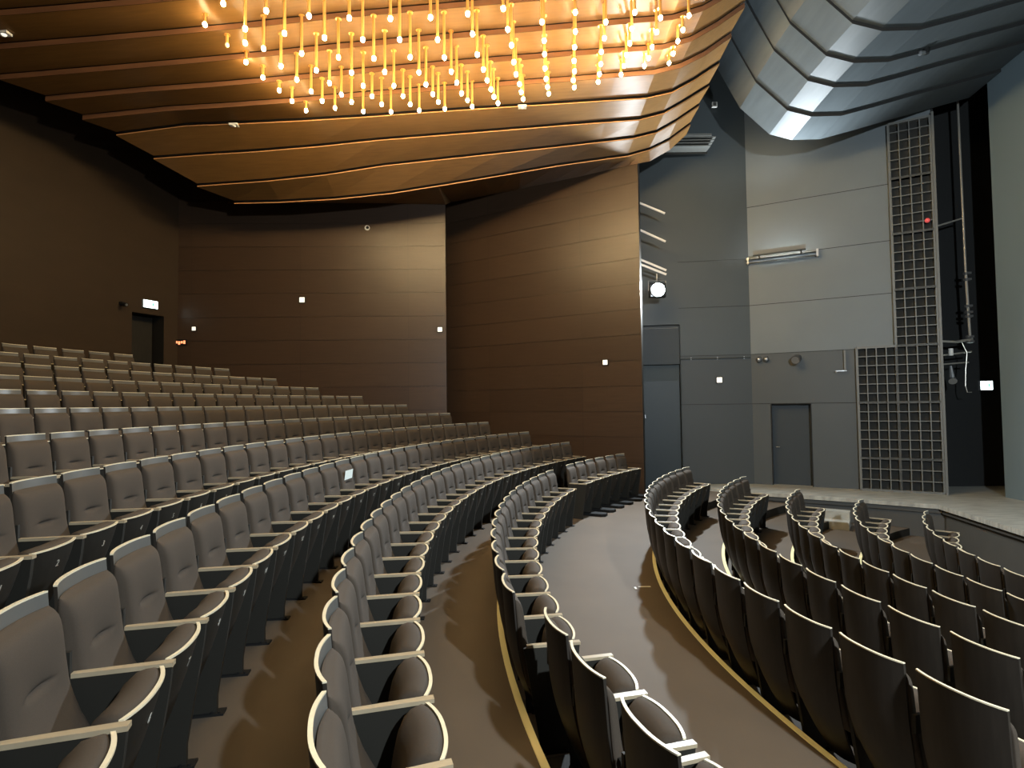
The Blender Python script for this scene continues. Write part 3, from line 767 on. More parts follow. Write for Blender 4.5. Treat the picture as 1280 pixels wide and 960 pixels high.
# ------------------------------------------------------------------ pendants of the chandelier
BULBS = [
(-4.145, 11.265, 9.178, 0, 'lit brass tube pendant, far end of the first file from the left'),
(-4.27, 10.855, 9.151, 0, 'lit brass tube pendant, second from the far end of the first file from the left'),
(-4.413, 10.59, 9.216, 0, 'lit brass tube pendant, third from the far end of the first file from the left'),
(-4.551, 10.195, 9.24, 0, 'lit brass tube pendant, fourth from the far end of the first file from the left'),
(-4.719, 9.885, 9.338, 0, 'lit brass tube pendant, fifth from the far end of the first file from the left'),
(-4.796, 9.365, 9.313, 1, 'unlit brass tube pendant, sixth from the far end of the first file from the left'),
(-4.954, 8.96, 9.392, 0, 'lit brass tube pendant, seventh from the far end of the first file from the left'),
(-4.432, 9.25, 9.269, 0, 'lit brass tube pendant, far end of the second file from the left'),
(-3.471, 11.005, 9.084, 0, 'lit brass tube pendant, far end of the third file from the left'),
(-3.598, 10.625, 9.018, 0, 'lit brass tube pendant, second from the far end of the third file from the left'),
(-3.718, 10.365, 9.061, 0, 'lit brass tube pendant, third from the far end of the third file from the left'),
(-3.818, 9.92, 9.025, 0, 'lit brass tube pendant, fourth from the far end of the third file from the left'),
(-3.923, 9.485, 9.009, 0, 'lit brass tube pendant, fifth from the far end of the third file from the left'),
(-4.077, 9.15, 9.103, 0, 'lit brass tube pendant, sixth from the far end of the third file from the left'),
(-4.112, 8.58, 9.053, 0, 'lit brass tube pendant, seventh from the far end of the third file from the left'),
(-4.338, 8.35, 9.289, 0, 'lit brass tube pendant, eighth from the far end of the third file from the left'),
(-2.959, 11.21, 9.115, 0, 'lit brass tube pendant, far end of the fourth file from the left'),
(-3.043, 10.67, 9.015, 0, 'lit brass tube pendant, second from the far end of the fourth file from the left'),
(-3.19, 10.505, 9.073, 0, 'lit brass tube pendant, third from the far end of the fourth file from the left'),
(-3.235, 9.945, 8.967, 0, 'lit brass tube pendant, fourth from the far end of the fourth file from the left'),
(-3.347, 9.585, 8.986, 0, 'lit brass tube pendant, fifth from the far end of the fourth file from the left'),
(-3.476, 9.245, 9.072, 0, 'lit brass tube pendant, sixth from the far end of the fourth file from the left'),
(-3.523, 8.65, 9.017, 0, 'lit brass tube pendant, seventh from the far end of the fourth file from the left'),
(-3.634, 8.24, 9.091, 0, 'lit brass tube pendant, eighth from the far end of the fourth file from the left'),
(-2.403, 11.245, 9.116, 0, 'lit brass tube pendant, far end of the fifth file from the left'),
(-2.493, 10.815, 9.039, 0, 'lit brass tube pendant, second from the far end of the fifth file from the left'),
(-2.626, 10.59, 9.079, 0, 'lit brass tube pendant, third from the far end of the fifth file from the left'),
(-2.658, 10.075, 8.987, 0, 'lit brass tube pendant, fourth from the far end of the fifth file from the left'),
(-2.762, 9.69, 9.001, 0, 'lit brass tube pendant, fifth from the far end of the fifth file from the left'),
(-2.858, 9.25, 9.001, 0, 'lit brass tube pendant, sixth from the far end of the fifth file from the left'),
(-2.936, 8.78, 9.026, 0, 'lit brass tube pendant, seventh from the far end of the fifth file from the left'),
(-3.037, 8.375, 9.098, 0, 'lit brass tube pendant, eighth from the far end of the fifth file from the left'),
(-1.814, 11.185, 9.11, 0, 'lit brass tube pendant, far end of the sixth file from the left'),
(-1.937, 10.85, 9.053, 0, 'lit brass tube pendant, second from the far end of the sixth file from the left'),
(-2.028, 10.59, 9.074, 0, 'lit brass tube pendant, third from the far end of the sixth file from the left'),
(-2.104, 10.115, 9.003, 0, 'lit brass tube pendant, fourth from the far end of the sixth file from the left'),
(-2.175, 9.69, 9.009, 0, 'lit brass tube pendant, fifth from the far end of the sixth file from the left'),
(-2.261, 9.25, 8.975, 0, 'lit brass tube pendant, sixth from the far end of the sixth file from the left'),
(-2.343, 8.86, 9.037, 0, 'lit brass tube pendant, seventh from the far end of the sixth file from the left'),
(-2.442, 8.45, 9.111, 0, 'lit brass tube pendant, eighth from the far end of the sixth file from the left'),
(-1.296, 11.19, 9.137, 0, 'lit brass tube pendant, far end of the seventh file from the left'),
(-1.378, 10.81, 9.069, 0, 'lit brass tube pendant, second from the far end of the seventh file from the left'),
(-1.455, 10.59, 9.105, 0, 'lit brass tube pendant, third from the far end of the seventh file from the left'),
(-1.512, 10.11, 9.017, 0, 'lit brass tube pendant, fourth from the far end of the seventh file from the left'),
(-1.585, 9.765, 9.035, 0, 'lit brass tube pendant, fifth from the far end of the seventh file from the left'),
(-1.646, 9.25, 8.987, 0, 'lit brass tube pendant, sixth from the far end of the seventh file from the left'),
(-1.749, 8.88, 9.045, 0, 'lit brass tube pendant, seventh from the far end of the seventh file from the left'),
(-1.815, 8.49, 9.122, 0, 'lit brass tube pendant, eighth from the far end of the seventh file from the left'),
(-0.739, 11.205, 9.185, 0, 'lit brass tube pendant, far end of the eighth file from the left'),
(-0.806, 10.85, 9.12, 0, 'lit brass tube pendant, second from the far end of the eighth file from the left'),
(-0.901, 10.59, 9.113, 0, 'lit brass tube pendant, third from the far end of the eighth file from the left'),
(-0.951, 10.165, 9.076, 0, 'lit brass tube pendant, fourth from the far end of the eighth file from the left'),
(-1.022, 9.875, 9.108, 0, 'lit brass tube pendant, fifth from the far end of the eighth file from the left'),
(-1.081, 9.33, 9.023, 0, 'lit brass tube pendant, sixth from the far end of the eighth file from the left'),
(-1.148, 8.975, 9.1, 0, 'lit brass tube pendant, seventh from the far end of the eighth file from the left'),
(-1.201, 8.55, 9.173, 0, 'lit brass tube pendant, eighth from the far end of the eighth file from the left'),
(-0.212, 11.165, 9.225, 0, 'lit brass tube pendant, far end of the eighth file from the right'),
(-0.286, 10.82, 9.166, 0, 'lit brass tube pendant, second from the far end of the eighth file from the right'),
(-0.336, 10.59, 9.185, 0, 'lit brass tube pendant, third from the far end of the eighth file from the right'),
(-0.389, 10.21, 9.138, 0, 'lit brass tube pendant, fourth from the far end of the eighth file from the right'),
(-0.444, 9.92, 9.169, 0, 'lit brass tube pendant, fifth from the far end of the eighth file from the right'),
(-0.522, 9.345, 9.077, 0, 'lit brass tube pendant, sixth from the far end of the eighth file from the right'),
(-0.571, 8.92, 9.151, 0, 'lit brass tube pendant, seventh from the far end of the eighth file from the right'),
(-0.619, 8.555, 9.229, 0, 'lit brass tube pendant, eighth from the far end of the eighth file from the right'),
(0.3, 11.12, 9.28, 0, 'lit brass tube pendant, far end of the seventh file from the right'),
(0.254, 10.775, 9.223, 0, 'lit brass tube pendant, second from the far end of the seventh file from the right'),
(0.217, 10.59, 9.281, 0, 'lit brass tube pendant, third from the far end of the seventh file from the right'),
(0.146, 10.11, 9.185, 0, 'lit brass tube pendant, fourth from the far end of the seventh file from the right'),
(0.104, 9.775, 9.207, 0, 'lit brass tube pendant, fifth from the far end of the seventh file from the right'),
(0.064, 9.25, 9.172, 0, 'lit brass tube pendant, sixth from the far end of the seventh file from the right'),
(0.004, 8.895, 9.202, 0, 'lit brass tube pendant, seventh from the far end of the seventh file from the right'),
(-0.062, 8.51, 9.273, 0, 'lit brass tube pendant, eighth from the far end of the seventh file from the right'),
(0.812, 11.06, 9.347, 0, 'lit brass tube pendant, far end of the sixth file from the right'),
(0.766, 10.72, 9.29, 0, 'lit brass tube pendant, second from the far end of the sixth file from the right'),
(0.727, 10.54, 9.348, 0, 'lit brass tube pendant, third from the far end of the sixth file from the right'),
(0.677, 10.055, 9.257, 0, 'lit brass tube pendant, fourth from the far end of the sixth file from the right'),
(0.646, 9.655, 9.268, 0, 'lit brass tube pendant, fifth from the far end of the sixth file from the right'),
(0.615, 9.25, 9.243, 0, 'lit brass tube pendant, sixth from the far end of the sixth file from the right'),
(0.558, 8.835, 9.277, 0, 'lit brass tube pendant, seventh from the far end of the sixth file from the right'),
(1.317, 10.97, 9.418, 0, 'lit brass tube pendant, far end of the fifth file from the right'),
(1.26, 10.62, 9.359, 0, 'lit brass tube pendant, second from the far end of the fifth file from the right'),
(1.262, 10.42, 9.415, 0, 'lit brass tube pendant, third from the far end of the fifth file from the right'),
(1.2, 9.95, 9.325, 0, 'lit brass tube pendant, fourth from the far end of the fifth file from the right'),
(1.168, 9.59, 9.341, 0, 'lit brass tube pendant, fifth from the far end of the fifth file from the right'),
(1.144, 9.25, 9.392, 0, 'lit brass tube pendant, sixth from the far end of the fifth file from the right'),
(1.082, 8.705, 9.339, 0, 'lit brass tube pendant, seventh from the far end of the fifth file from the right'),
(1.792, 10.945, 9.509, 0, 'lit brass tube pendant, far end of the fourth file from the right'),
(1.762, 10.59, 9.456, 0, 'lit brass tube pendant, second from the far end of the fourth file from the right'),
(1.747, 10.335, 9.497, 0, 'lit brass tube pendant, third from the far end of the fourth file from the right'),
(1.691, 9.92, 9.467, 0, 'lit brass tube pendant, fourth from the far end of the fourth file from the right'),
(1.673, 9.475, 9.424, 0, 'lit brass tube pendant, fifth from the far end of the fourth file from the right'),
(1.65, 9.175, 9.5, 0, 'lit brass tube pendant, sixth from the far end of the fourth file from the right'),
(2.229, 10.835, 9.59, 0, 'lit brass tube pendant, far end of the third file from the right'),
(2.235, 10.59, 9.612, 0, 'lit brass tube pendant, second from the far end of the third file from the right'),
(2.204, 10.195, 9.578, 0, 'lit brass tube pendant, third from the far end of the third file from the right'),
(2.208, 9.92, 9.616, 0, 'lit brass tube pendant, fourth from the far end of the third file from the right'),
(2.127, 9.365, 9.508, 0, 'lit brass tube pendant, fifth from the far end of the third file from the right'),
(2.112, 9.06, 9.578, 0, 'lit brass tube pendant, sixth from the far end of the third file from the right'),
(2.655, 10.685, 9.666, 0, 'lit brass tube pendant, far end of the second file from the right'),
(2.711, 10.57, 9.749, 0, 'lit brass tube pendant, second from the far end of the second file from the right'),
(2.67, 10.13, 9.679, 0, 'lit brass tube pendant, third from the far end of the second file from the right'),
(2.654, 9.75, 9.705, 0, 'lit brass tube pendant, fourth from the far end of the second file from the right'),
(2.589, 9.25, 9.613, 0, 'lit brass tube pendant, fifth from the far end of the second file from the right'),
(3.183, 10.84, 9.81, 0, 'lit brass tube pendant, far end of the first file from the right'),
(3.192, 10.59, 9.842, 0, 'lit brass tube pendant, second from the far end of the first file from the right'),
(3.152, 10.145, 9.794, 0, 'lit brass tube pendant, third from the far end of the first file from the right'),
(3.176, 9.92, 9.855, 0, 'lit brass tube pendant, fourth from the far end of the first file from the right'),
(3.118, 9.395, 9.748, 0, 'lit brass tube pendant, fifth from the far end of the first file from the right')]
def mk_bulb():
    import bmesh
    bm = bmesh.new(); bmesh.ops.create_uvsphere(bm, u_segments=8, v_segments=6, radius=0.035)
    for v in bm.verts: v.co.z = v.co.z*1.25-0.016
    me = bpy.data.meshes.new('bulb'); bm.to_mesh(me); bm.free(); me.shade_smooth(); return me
bulb_on = mk_bulb(); bulb_on.materials.append(MT['bulb'])
bulb_off = mk_bulb(); bulb_off.materials.append(MT['bulb_off'])
def tube_mesh(h):
    mb = MB(); mb.tube([(0, 0, 0.012), (0, 0, h)], 0.024, 10, cap=False); mb.tube([(0, 0, h-0.012), (0, 0, h)], 0.05, 12); mb.tube([(0, 0, 0.03), (0, 0, 0.032)], 0.023, 10)
    me = mb.mesh('tube', [MT['brass']], False); me.shade_smooth()
    try: me.set_sharp_from_angle(angle=0.8)
    except Exception: pass
    return me
tcache = {}
def pendant(x, y, zb, label, group, off_=False):
    h = max(0.06, zc(x, y)-zb)
    key = round(h/0.02)
    if key not in tcache: tcache[key] = tube_mesh(h)
    r = empty('pendant_lamp', (x, y, zb))
    link('tube', tcache[key], r); link('bulb', bulb_off if off_ else bulb_on, r)
    tag(r, label, 'pendant lamp', group); return r
def ray(px, py):
    u = px-640; v = py-480; uu = u*cr-v*sr; vv = u*sr+v*cr
    d = (uu/F_PX, 1.0, -vv/F_PX); return (d[0], d[1]*cp-d[2]*sp, d[1]*sp+d[2]*cp)
for (x, y, z, off_, lab) in BULBS:
    pendant(x, y, z, lab, 'brass pendants of the chandelier', bool(off_))
# the part of the chandelier above and behind the picture's upper edge
j = 0
for iy in range(8):
    y = 7.35-0.42*iy
    for ix in range(12):
        x = -4.4+0.60*ix-0.02*iy
        if (ix+iy) % 2: continue
        pendant(x, y, zc(x, y)-0.45, 'lit brass tube pendant in the near half of the chandelier', 'near half of the chandelier')

# ------------------------------------------------------------------ small things on walls and ceiling
def on_wall(name, label, cat, origin, t, n, s, z):
    M4 = frame(origin, t, n, s, z); o = empty(name); o.matrix_world = M4; return tag(o, label, cat)
def sub(mb, name, m, parent, smooth=False):
    o = build(mb, name, m, parent, smooth); return o
W = lambda o: (W1A, -tW1, nW1) if o == 1 else (W2A, -tW2, nW2)
def square_light(label, origin, t, n, s, z, h=0.075):
    o = on_wall('wall_light', label, 'wall light', origin, t, n, s, z)
    o['group'] = 'small square white wall lights'
    mb = MB(); mb.box((0, 0.015, 0), (h+0.02, 0.015, h+0.02)); sub(mb, 'housing', MT['black'], o)
    mb = MB(); mb.box((0, 0.033, 0), (h, 0.004, h)); sub(mb, 'lit_panel', MT['white_lit'], o)
if nW1.y > 0: nW1 = -nW1
if nW2.y > 0: nW2 = -nW2
square_light('square white light at the right edge of the far brown wall', W1A, -tW1, nW1, 0.172, 5.21, 0.062)
square_light('square white light in the middle of the far brown wall', W1A, -tW1, nW1, 3.976, 6.069, 0.07)
square_light('small square white light right of the back door', W1A, -tW1, nW1, 6.923, 5.291, 0.05)
square_light('square white light on the brown wall beside the dark stage wall', W2A, -tW2, nW2, 0.973, 4.168, 0.062)
square_light('square white light on the dark grey wall left of the stage door', AA, tA, nA, 1.034, 3.696, 0.07)
# orange lit indicator
o = on_wall('indicator_panel', 'small orange lit indicator panel right of the back door', 'indicator', W1A, -tW1, nW1, 7.31, 4.918)
mb = MB(); mb.box((0, 0.02, 0), (0.20, 0.02, 0.08)); sub(mb, 'housing', MT['black'], o)
mb = MB()
for i in range(5): mb.box((-0.14+0.07*i, 0.042, 0.0 if i != 2 else -0.02), (0.026, 0.003, 0.045 if i % 2 == 0 else 0.03))
sub(mb, 'lit_windows', MT['orange_lit'], o)
# round white detector on the wall
o = on_wall('wall_sensor', 'round white sensor high on the far brown wall', 'sensor', W1A, -tW1, nW1, 2.181, 8.085)
mb = MB(); mb.tube([(0, 0, 0), (0, 0.05, 0)], [0.075, 0.06], 16); sub(mb, 'base', MT['white'], o)
mb = MB(); mb.tube([(-0.02, 0.05, 0), (-0.03, 0.09, 0)], [0.045, 0.03], 12); sub(mb, 'lens', MT['black'], o)
# exit sign over the back door
xa = Vector(pol(RB, math.atan2(14.445-CY, CX+9.576))[:2]); xb = Vector(pol(RB, math.atan2(14.828-CY, CX+9.423))[:2])
tx = (xb-xa).normalized(); nx = Vector((-tx.y, tx.x, 0));
if nx.x < 0: nx = -nx
t3 = Vector((tx.x, tx.y, 0))
def exit_sign(label, origin, t, n, s, z, hw, hh):
    o = on_wall('exit_sign', label, 'exit sign', origin, t, n, s, z)
    mb = MB(); mb.box((0, 0.03, 0), (hw+0.012, 0.03, hh+0.012)); sub(mb, 'housing', MT['metal'], o)
    mb = MB(); mb.box((0, 0.063, 0), (hw, 0.004, hh)); sub(mb, 'lit_face', MT['exit_lit'], o)
    mb = MB(); mb.box((hw*0.35, 0.068, 0), (hw*0.10, 0.002, hh*0.45)); mb.box((hw*0.48, 0.068, hh*0.1), (hw*0.10, 0.002, hh*0.1)); sub(mb, 'symbol', MT['exit_green'], o)
exit_sign('lit white exit sign above the back door', (xa.x, xa.y), t3, nx, 0.20, 5.84, 0.19, 0.095)
o = on_wall('security_camera', 'small dark camera on the back wall left of the exit sign', 'camera', pol(RB, math.atan2(13.926-CY, CX+9.77))[:2], t3, nx, 0, 5.75)
mb = MB(); mb.box((0, 0.06, 0.0), (0.03, 0.06, 0.03)); sub(mb, 'bracket', MT['black'], o)
mb = MB(); mb.tube([(0.0, 0.05, -0.02), (0.0, 0.24, -0.06)], 0.05, 12); sub(mb, 'body', MT['black'], o)
mb = MB(); mb.tube([(0, 0.24, -0.06), (0, 0.25, -0.062)], 0.03, 12); sub(mb, 'lens', MT['metal'], o)

# things on the stage-side walls
o = on_wall('wall_speaker', 'round grey spotlight can on the grey wall above the stage door', 'spotlight', AB, tB, nB, 1.19, 4.17)
mb = MB(); mb.tube([(0, 0.0, 0), (0, 0.12, 0)], 0.03, 10); sub(mb, 'mount', MT['metal'], o)
mb = MB(); mb.tube([(-0.05, 0.10, 0.05), (-0.10, 0.30, -0.02)], [0.10, 0.115], 20); sub(mb, 'can', mat('dark_grey_can', (0.06, 0.06, 0.06), 0.4), o)
mb = MB(); mb.tube([(-0.10, 0.30, -0.02), (-0.101, 0.306, -0.022)], 0.095, 20); sub(mb, 'lens', MT['metal'], o)
for s_, lb in ((0.203, 'left of the two small round lamps on the grey wall corner'), (0.382, 'right of the two small round lamps on the grey wall corner')):
    o = on_wall('wall_lamp', lb, 'lamp', AB, tB, nB, s_, 4.225)
    mb = MB(); mb.tube([(0, 0, 0), (0, 0.07, 0)], [0.05, 0.075], 16); sub(mb, 'base', MT['black'], o)
    mb = MB(); mb.tube([(0, 0.07, 0), (0, 0.11, 0), (0, 0.13, 0)], [0.07, 0.06, 0.02], 16); sub(mb, 'dome', MT['metal'], o, True)
o = on_wall('cable_conduit', 'thin horizontal pipe along the dark grey wall', 'pipe', AA, tA, nA, 0, 4.30)
mb = MB(); mb.tube([(0.0, 0.03, 0), (1.85, 0.03, 0)], 0.016, 8); sub(mb, 'pipe', MT['dark_grey_wall'], o)
mb = MB()
for s_ in (0.3, 1.0, 1.7): mb.box((s_, 0.015, 0), (0.012, 0.015, 0.03))
sub(mb, 'clip', MT['metal'], o)
o = on_wall('lighting_rail', 'long pale metal rail box mounted high on the grey wall', 'rail', AB, tB, nB, -0.03, 6.93)
mb = MB(); mb.box((0.84, 0.10, 0.055), (0.86, 0.035, 0.022)); mb.box((0.84, 0.10, -0.05), (0.86, 0.035, 0.012)); sub(mb, 'rail', MT['lattice'], o)
mb = MB(); mb.box((1.70, 0.07, 0.0), (0.025, 0.07, 0.10)); mb.box((0.03, 0.07, 0), (0.02, 0.07, 0.09)); sub(mb, 'end_bracket', MT['metal'], o)
o = on_wall('steel_bracket', 'narrow upright steel bracket beside the lattice panel', 'bracket', AB, tB, nB, 2.20, 4.10)
mb = MB(); mb.box((0.0, 0.10, 0.0), (0.02, 0.02, 0.26)); mb.box((0.0, 0.05, 0.24), (0.015, 0.05, 0.015)); sub(mb, 'upright', MT['lattice'], o)
mb = MB(); mb.box((-0.09, 0.10, -0.26), (0.12, 0.015, 0.01)); mb.tube([(-0.2, 0.10, -0.26), (-0.2, 0.10, -0.30)], 0.02, 8); sub(mb, 'shelf_arm', MT['metal'], o)

# lattice panel
o = on_wall('lattice_panel', 'tall L-shaped grey lattice panel of square cells beside the stage opening', 'lattice panel', AB, tB, nB, 0, STAGE_Z)
def module(s0, s1, z0, z1, nx_, nz_, ztop_open=False):
    mb = MB(); D = 0.14
    for i in range(nx_+1):
        x = s0+(s1-s0)*i/nx_; w = 0.026 if i in (0, nx_) else 0.011
        mb.box((x, D/2+0.01, (z0+z1)/2), (w, D/2, (z1-z0)/2))
    for j in range(nz_+1):
        z = z0+(z1-z0)*j/nz_; w = 0.028 if j in (0, nz_) else 0.010
        mb.box(((s0+s1)/2, D/2+0.012, z), ((s1-s0)/2, D/2, w))
    sub(mb, 'lattice_module', MT['lattice'], o)
    mb = MB(); mb.box(((s0+s1)/2, 0.01, (z0+z1)/2), ((s1-s0)/2, 0.008, (z1-z0)/2)); sub(mb, 'backing', MT['lattice_back'], o)
top_l = 1.30-(-2.24)        # height of the wide lower part
mh = 1.37
for s0, s1 in ((2.46, 3.28), (3.28, 4.12)):
    z = top_l
    while z > 0.05:
        z0_ = max(z-mh, 0.02); n_ = max(1, round((z-z0_)/mh*6)); module(s0, s1, z0_, z, 4, n_); z = z0_ if z0_ > 0.05 else 0
z = top_l
for i in range(4): module(3.28, 4.12, z, z+mh, 4, 6); z += mh
mb = MB(); mb.box((4.16, 0.09, 4.55), (0.025, 0.09, 4.55)); sub(mb, 'edge_post', MT['lattice'], o)
o2 = on_wall('warning_lamp', 'small round red lamp on the lattice panel', 'lamp', AB, tB, nB, 3.99, 7.36)
mb = MB(); mb.tube([(0, 0.15, 0), (0, 0.19, 0), (0, 0.21, 0)], [0.055, 0.05, 0.02], 14); sub(mb, 'dome', MT['red'], o2, True)
mb = MB(); mb.tube([(0, 0.10, 0), (0, 0.15, 0)], 0.06, 14); sub(mb, 'base', MT['black'], o2)

# lighting boom of pipes in the black opening
o = empty('lighting_boom', (11.1, 13.6, STAGE_Z)); tag(o, 'vertical galvanised lighting pole with clamps in the black stage opening', 'lighting pole')
def bp(p): return (p[0]-11.1, p[1]-13.6, p[2]+Z0-STAGE_Z)
mb = MB(); mb.tube([bp((11.10, 13.6, 7.6)), bp((11.12, 13.6, 3.1))], 0.026, 10); sub(mb, 'upper_pole', MT['pipe'], o)
mb = MB(); mb.tube([bp((11.12, 13.6, 3.1)), bp((11.14, 13.6, 2.2)), bp((11.16, 13.6, 1.5))], 0.032, 10); sub(mb, 'lower_pole', MT['pipe'], o)
for z in (3.05, 2.9, 2.25, 2.1, 2.0, 1.5, 1.38):
    mb = MB(); mb.tube([bp((11.06, 13.58, z)), bp((11.2, 13.58, z))], 0.035, 8); mb.box(bp((11.14, 13.56, z)), (0.05, 0.05, 0.025)); sub(mb, 'clamp', MT['metal'], o)
mb = MB(); mb.tube([bp((10.36, 13.7, 1.42)), bp((10.8, 13.6, 1.38)), bp((11.2, 13.58, 1.44))], 0.03, 8); sub(mb, 'cross_arm', MT['pipe'], o)
mb = MB(); mb.tube([bp((10.40, 13.7, 4.22)), bp((11.1, 13.6, 4.42))], 0.022, 8); sub(mb, 'cross_arm', MT['pipe'], o)
mb = MB(); mb.tube([bp((10.36, 13.7, 1.04)), bp((11.18, 13.6, 1.14))], 0.02, 8); sub(mb, 'cross_arm', MT['pipe'], o)
mb = MB(); mb.tube([bp((10.36, 13.7, 0.83)), bp((11.1, 13.6, 0.88))], 0.018, 8); sub(mb, 'cross_arm', MT['pipe'], o)
mb = MB(); mb.tube([bp((10.68, 13.6, 1.05)), bp((10.68, 13.6, 1.22))], 0.05, 12); sub(mb, 'lamp_can', MT['white'], o)
mb = MB(); mb.tube([bp((10.66, 13.6, 0.8)), bp((10.68, 13.6, 0.5)), bp((10.62, 13.5, 0.42))], [0.03, 0.07, 0.09], 10); sub(mb, 'lantern', MT['metal'], o)
mb = MB(); mb.tube([bp(p) for p in ((10.92, 13.55, 1.35), (10.99, 13.5, 1.1), (10.94, 13.5, 0.7), (10.92, 13.5, 0.3), (10.96, 13.5, 0.15), (11.06, 13.5, 0.15))], 0.011, 6); sub(mb, 'cable', MT['pipe'], o)
mb = MB(); mb.box(bp((11.1, 13.6, 7.9)), (0.05, 0.6, 0.03)); mb.tube([bp((11.1, 13.6, 7.9)), bp((11.1, 13.6, 7.55))], 0.03, 8); sub(mb, 'hanger', MT['black'], o)
# exit light on the black side wall
exit_sign('lit white exit light deep in the black stage opening', (10.6, 14.4), Vector((1, 0, 0)), Vector((0, -1, 0)), 1.54, 0.31*14.4/13.6+Z0, 0.15, 0.11)

# bars and floodlight in the slot behind the brown wall
for yb_, sg_, lb_ in ((14.8, 1, 'horizontal lighting bars, floodlit white, stacked above the floodlight'), (-1.95, -1, 'matching lighting bars on the opposite side of the hall')):
  o = empty('bar_ladder', (3.9 if sg_ == 1 else 3.0, yb_, 6.5)); tag(o, lb_, 'lighting bars')
  for za, zb_ in ((5.28, 5.04), (4.55, 4.28), (3.75, 3.51), (3.62, 3.40)):
      mb = MB(); mb.tube([(3.40-3.9, 0.0, za+Z0-6.5+0.085), (4.14-3.9, 0.0, zb_+Z0-6.5)], 0.030, 8); sub(mb, 'bar', MT['white'], o)  # white colour carries the flood's light on the bars
  mb = MB(); mb.tube([(-0.52, 0.05*sg_, -6.5+0.8), (-0.52, 0.05*sg_, 2.4)], 0.025, 8); sub(mb, 'upright', MT['black'], o)
def flood(xf, y, sgn, label, aim):
    z = 2.98+Z0
    o = empty('floodlight', (xf, y, z)); tag(o, label, 'floodlight')
    mb = MB(); mb.box((0, 0.12*sgn, 0), (0.21, 0.09, 0.19)); h = sub(mb, 'housing', MT['black'], o); bevel(h, 0.015)
    mb = MB(); mb.tube([(-0.23, 0.12*sgn, 0), (-0.23, 0.12*sgn, 0.26), (0.23, 0.12*sgn, 0.26), (0.23, 0.12*sgn, 0)], 0.012, 6); mb.tube([(0, 0.12*sgn, 0.24), (0, 0.12*sgn, 0.45)], 0.015, 6); sub(mb, 'yoke', MT['metal'], o)
    mb = MB(); mb.tube([(0, 0.03*sgn, 0), (0, 0.02*sgn, 0)], 0.175, 32)
    sub(mb, 'lens', mat('lit_lens', (0.9, 0.95, 1), 0.3, emit=((0.85, 0.95, 1.0), 40.0)), o)
    ld = bpy.data.lights.new('flood_lamp', 'AREA'); ld.shape = 'DISK'; ld.size = 0.30; ld.energy = FLOOD; ld.color = (0.82, 0.93, 1.0)
    lo = bpy.data.objects.new('flood_lamp', ld); COL.objects.link(lo); lo.parent = o; lo.location = (0, -0.01*sgn, 0)
    d = Vector(aim); lo.rotation_euler = d.to_track_quat('-Z', 'Y').to_euler()
FLOOD = 1450
flood(3.90, 14.72, 1, 'glaring white floodlight hanging behind the end of the brown wall', (-0.33, -0.88, -0.18))
flood(3.0, -1.85, -1, 'matching floodlight on the opposite side of the hall', (0.30, 0.93, -0.20))

# added lamp without a known source, brightens the canopy strip and ceiling edge
def batten(origin, t, n, label, hidden=False):
    M4 = frame(origin, t, n, 0.80, 7.02); o = empty('added_uplight'); o.matrix_world = M4; tag(o, label, 'added light')
    mb = MB(); mb.box((0, 0.55, -0.05), (0.62, 0.06, 0.02)); mb.box((0, 0.62, -0.005), (0.62, 0.008, 0.05)); sub(mb, 'housing', MT['lattice'], o)
    mb = MB()
    for sx in (-0.5, 0.5): mb.box((sx, 0.33, -0.05), (0.012, 0.22, 0.012))
    sub(mb, 'arm', MT['metal'], o)
    ld = bpy.data.lights.new('added_uplight_lamp', 'AREA'); ld.shape = 'RECTANGLE'; ld.size = 1.1; ld.size_y = 0.06; ld.energy = BAT; ld.color = (0.84, 0.94, 1.0)
    lo = bpy.data.objects.new('added_uplight_lamp', ld); COL.objects.link(lo)
    sgn = 1 if n.y < 0 else -1
    z_ = Vector((-0.35, -0.50*sgn, 0.79)).normalized(); x_ = (t - z_*t.dot(z_)).normalized(); y_ = (-z_).cross(x_)
    ld.spread = math.radians(110); p = M4 @ Vector((0, 0.55, -0.01))
    R3 = Matrix((x_, (z_).cross(x_), z_)).transposed() @ Matrix.Rotation(PI, 3, 'X')
    lo.matrix_world = Matrix.Translation(p) @ R3.to_4x4()
BAT = 380
batten(AB, tB, nB, 'added thin uplight brightening the canopy, on the rail high on the grey wall')
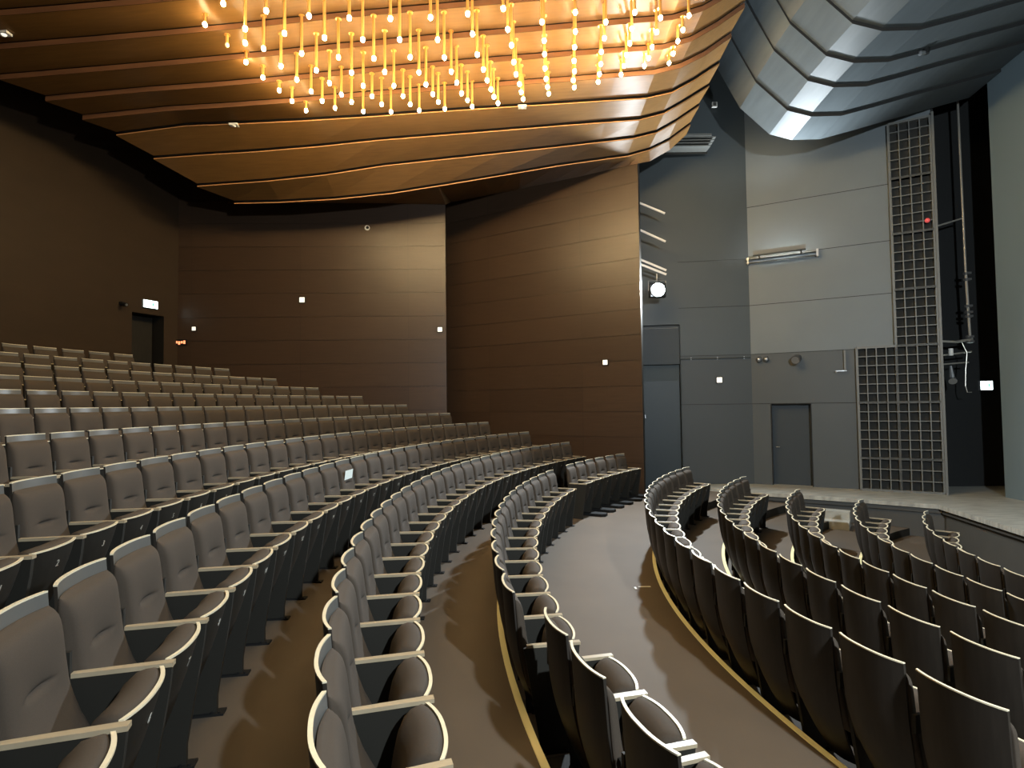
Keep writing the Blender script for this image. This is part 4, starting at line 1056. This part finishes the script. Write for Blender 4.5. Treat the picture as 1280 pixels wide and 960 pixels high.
# grey louvred box under the ceiling end, small square sign and ceiling devices
o = empty('air_grille', (4.85, 15.0, 0.468*15.0+Z0)); tag(o, 'grey louvred box high behind the edge of the ceiling', 'air grille')
mb = MB(); mb.box((-0.15, 0, 0.15), (0.75, 0.2, 0.03)); 
for i in range(4): mb.box((-0.15+0.05*i, 0, -0.14+0.08*i), (0.72, 0.18, 0.012))
sub(mb, 'louvres', MT['lattice'], o)
mb = MB(); mb.box((-0.15, 0.19, 0.0), (0.75, 0.01, 0.2)); sub(mb, 'back_plate', MT['side'], o)
o = empty('square_speaker', (0.3742*15.35, 15.35, 0.5391*15.35+Z0)); tag(o, 'small pale square box high on the dark wall between the ceilings', 'box')
mb = MB(); mb.box((0, 0, 0), (0.07, 0.03, 0.07)); sub(mb, 'box', MT['white'], o)
mb = MB(); mb.box((0, -0.032, 0), (0.045, 0.003, 0.045)); sub(mb, 'cover', MT['lattice'], o)
for (x, y, z), lab in zip([(-5.95, 11.94, 9.22), (0.3, 11.94, 9.54), (-8.26, 8.98, 9.28)], ('small white detector on the ceiling left of the chandelier', 'small white box on the ceiling edge just below the chandelier', 'lit white square fixture at the upper left corner of the ceiling')):
    o = empty('ceiling_detector', (x, y, z+0.02)); tag(o, lab, 'ceiling fixture')
    mb = MB(); mb.box((0, 0, -0.015), (0.09, 0.06, 0.02)); sub(mb, 'base', MT['white'], o)
    mb = MB(); mb.tube([(0, 0, -0.03), (0, 0, -0.055)], [0.045, 0.03], 12); sub(mb, 'cover', MT['white_lit' if 'lit' in lab else 'white'], o)
o = empty('ceiling_detector', (8.2, 10.75, 6.38+0.06+0.36+Z0+0.06)); tag(o, 'small dark fixture under the grey stage canopy', 'ceiling fixture')
mb = MB(); mb.tube([(0, 0, 0.0), (0, 0, -0.10)], [0.07, 0.05], 12); sub(mb, 'base', MT['black'], o)
mb = MB(); mb.tube([(-0.02, 0, -0.07), (-0.14, -0.02, -0.10)], [0.035, 0.045], 10); sub(mb, 'eye', MT['metal'], o)

# ------------------------------------------------------------------ ambient: none to speak of; a sealed hall
w = bpy.data.worlds.new('world'); SC.world = w; w.use_nodes = True
w.node_tree.nodes['Background'].inputs[0].default_value = (0.02, 0.022, 0.025, 1)
w.node_tree.nodes['Background'].inputs[1].default_value = 0.0

vs = SC.view_settings
SC.display_settings.display_device = 'sRGB'
vs.view_transform = 'Standard'; vs.look = 'None'; vs.gamma = 1.0; vs.use_curve_mapping = False; vs.exposure = 0.0
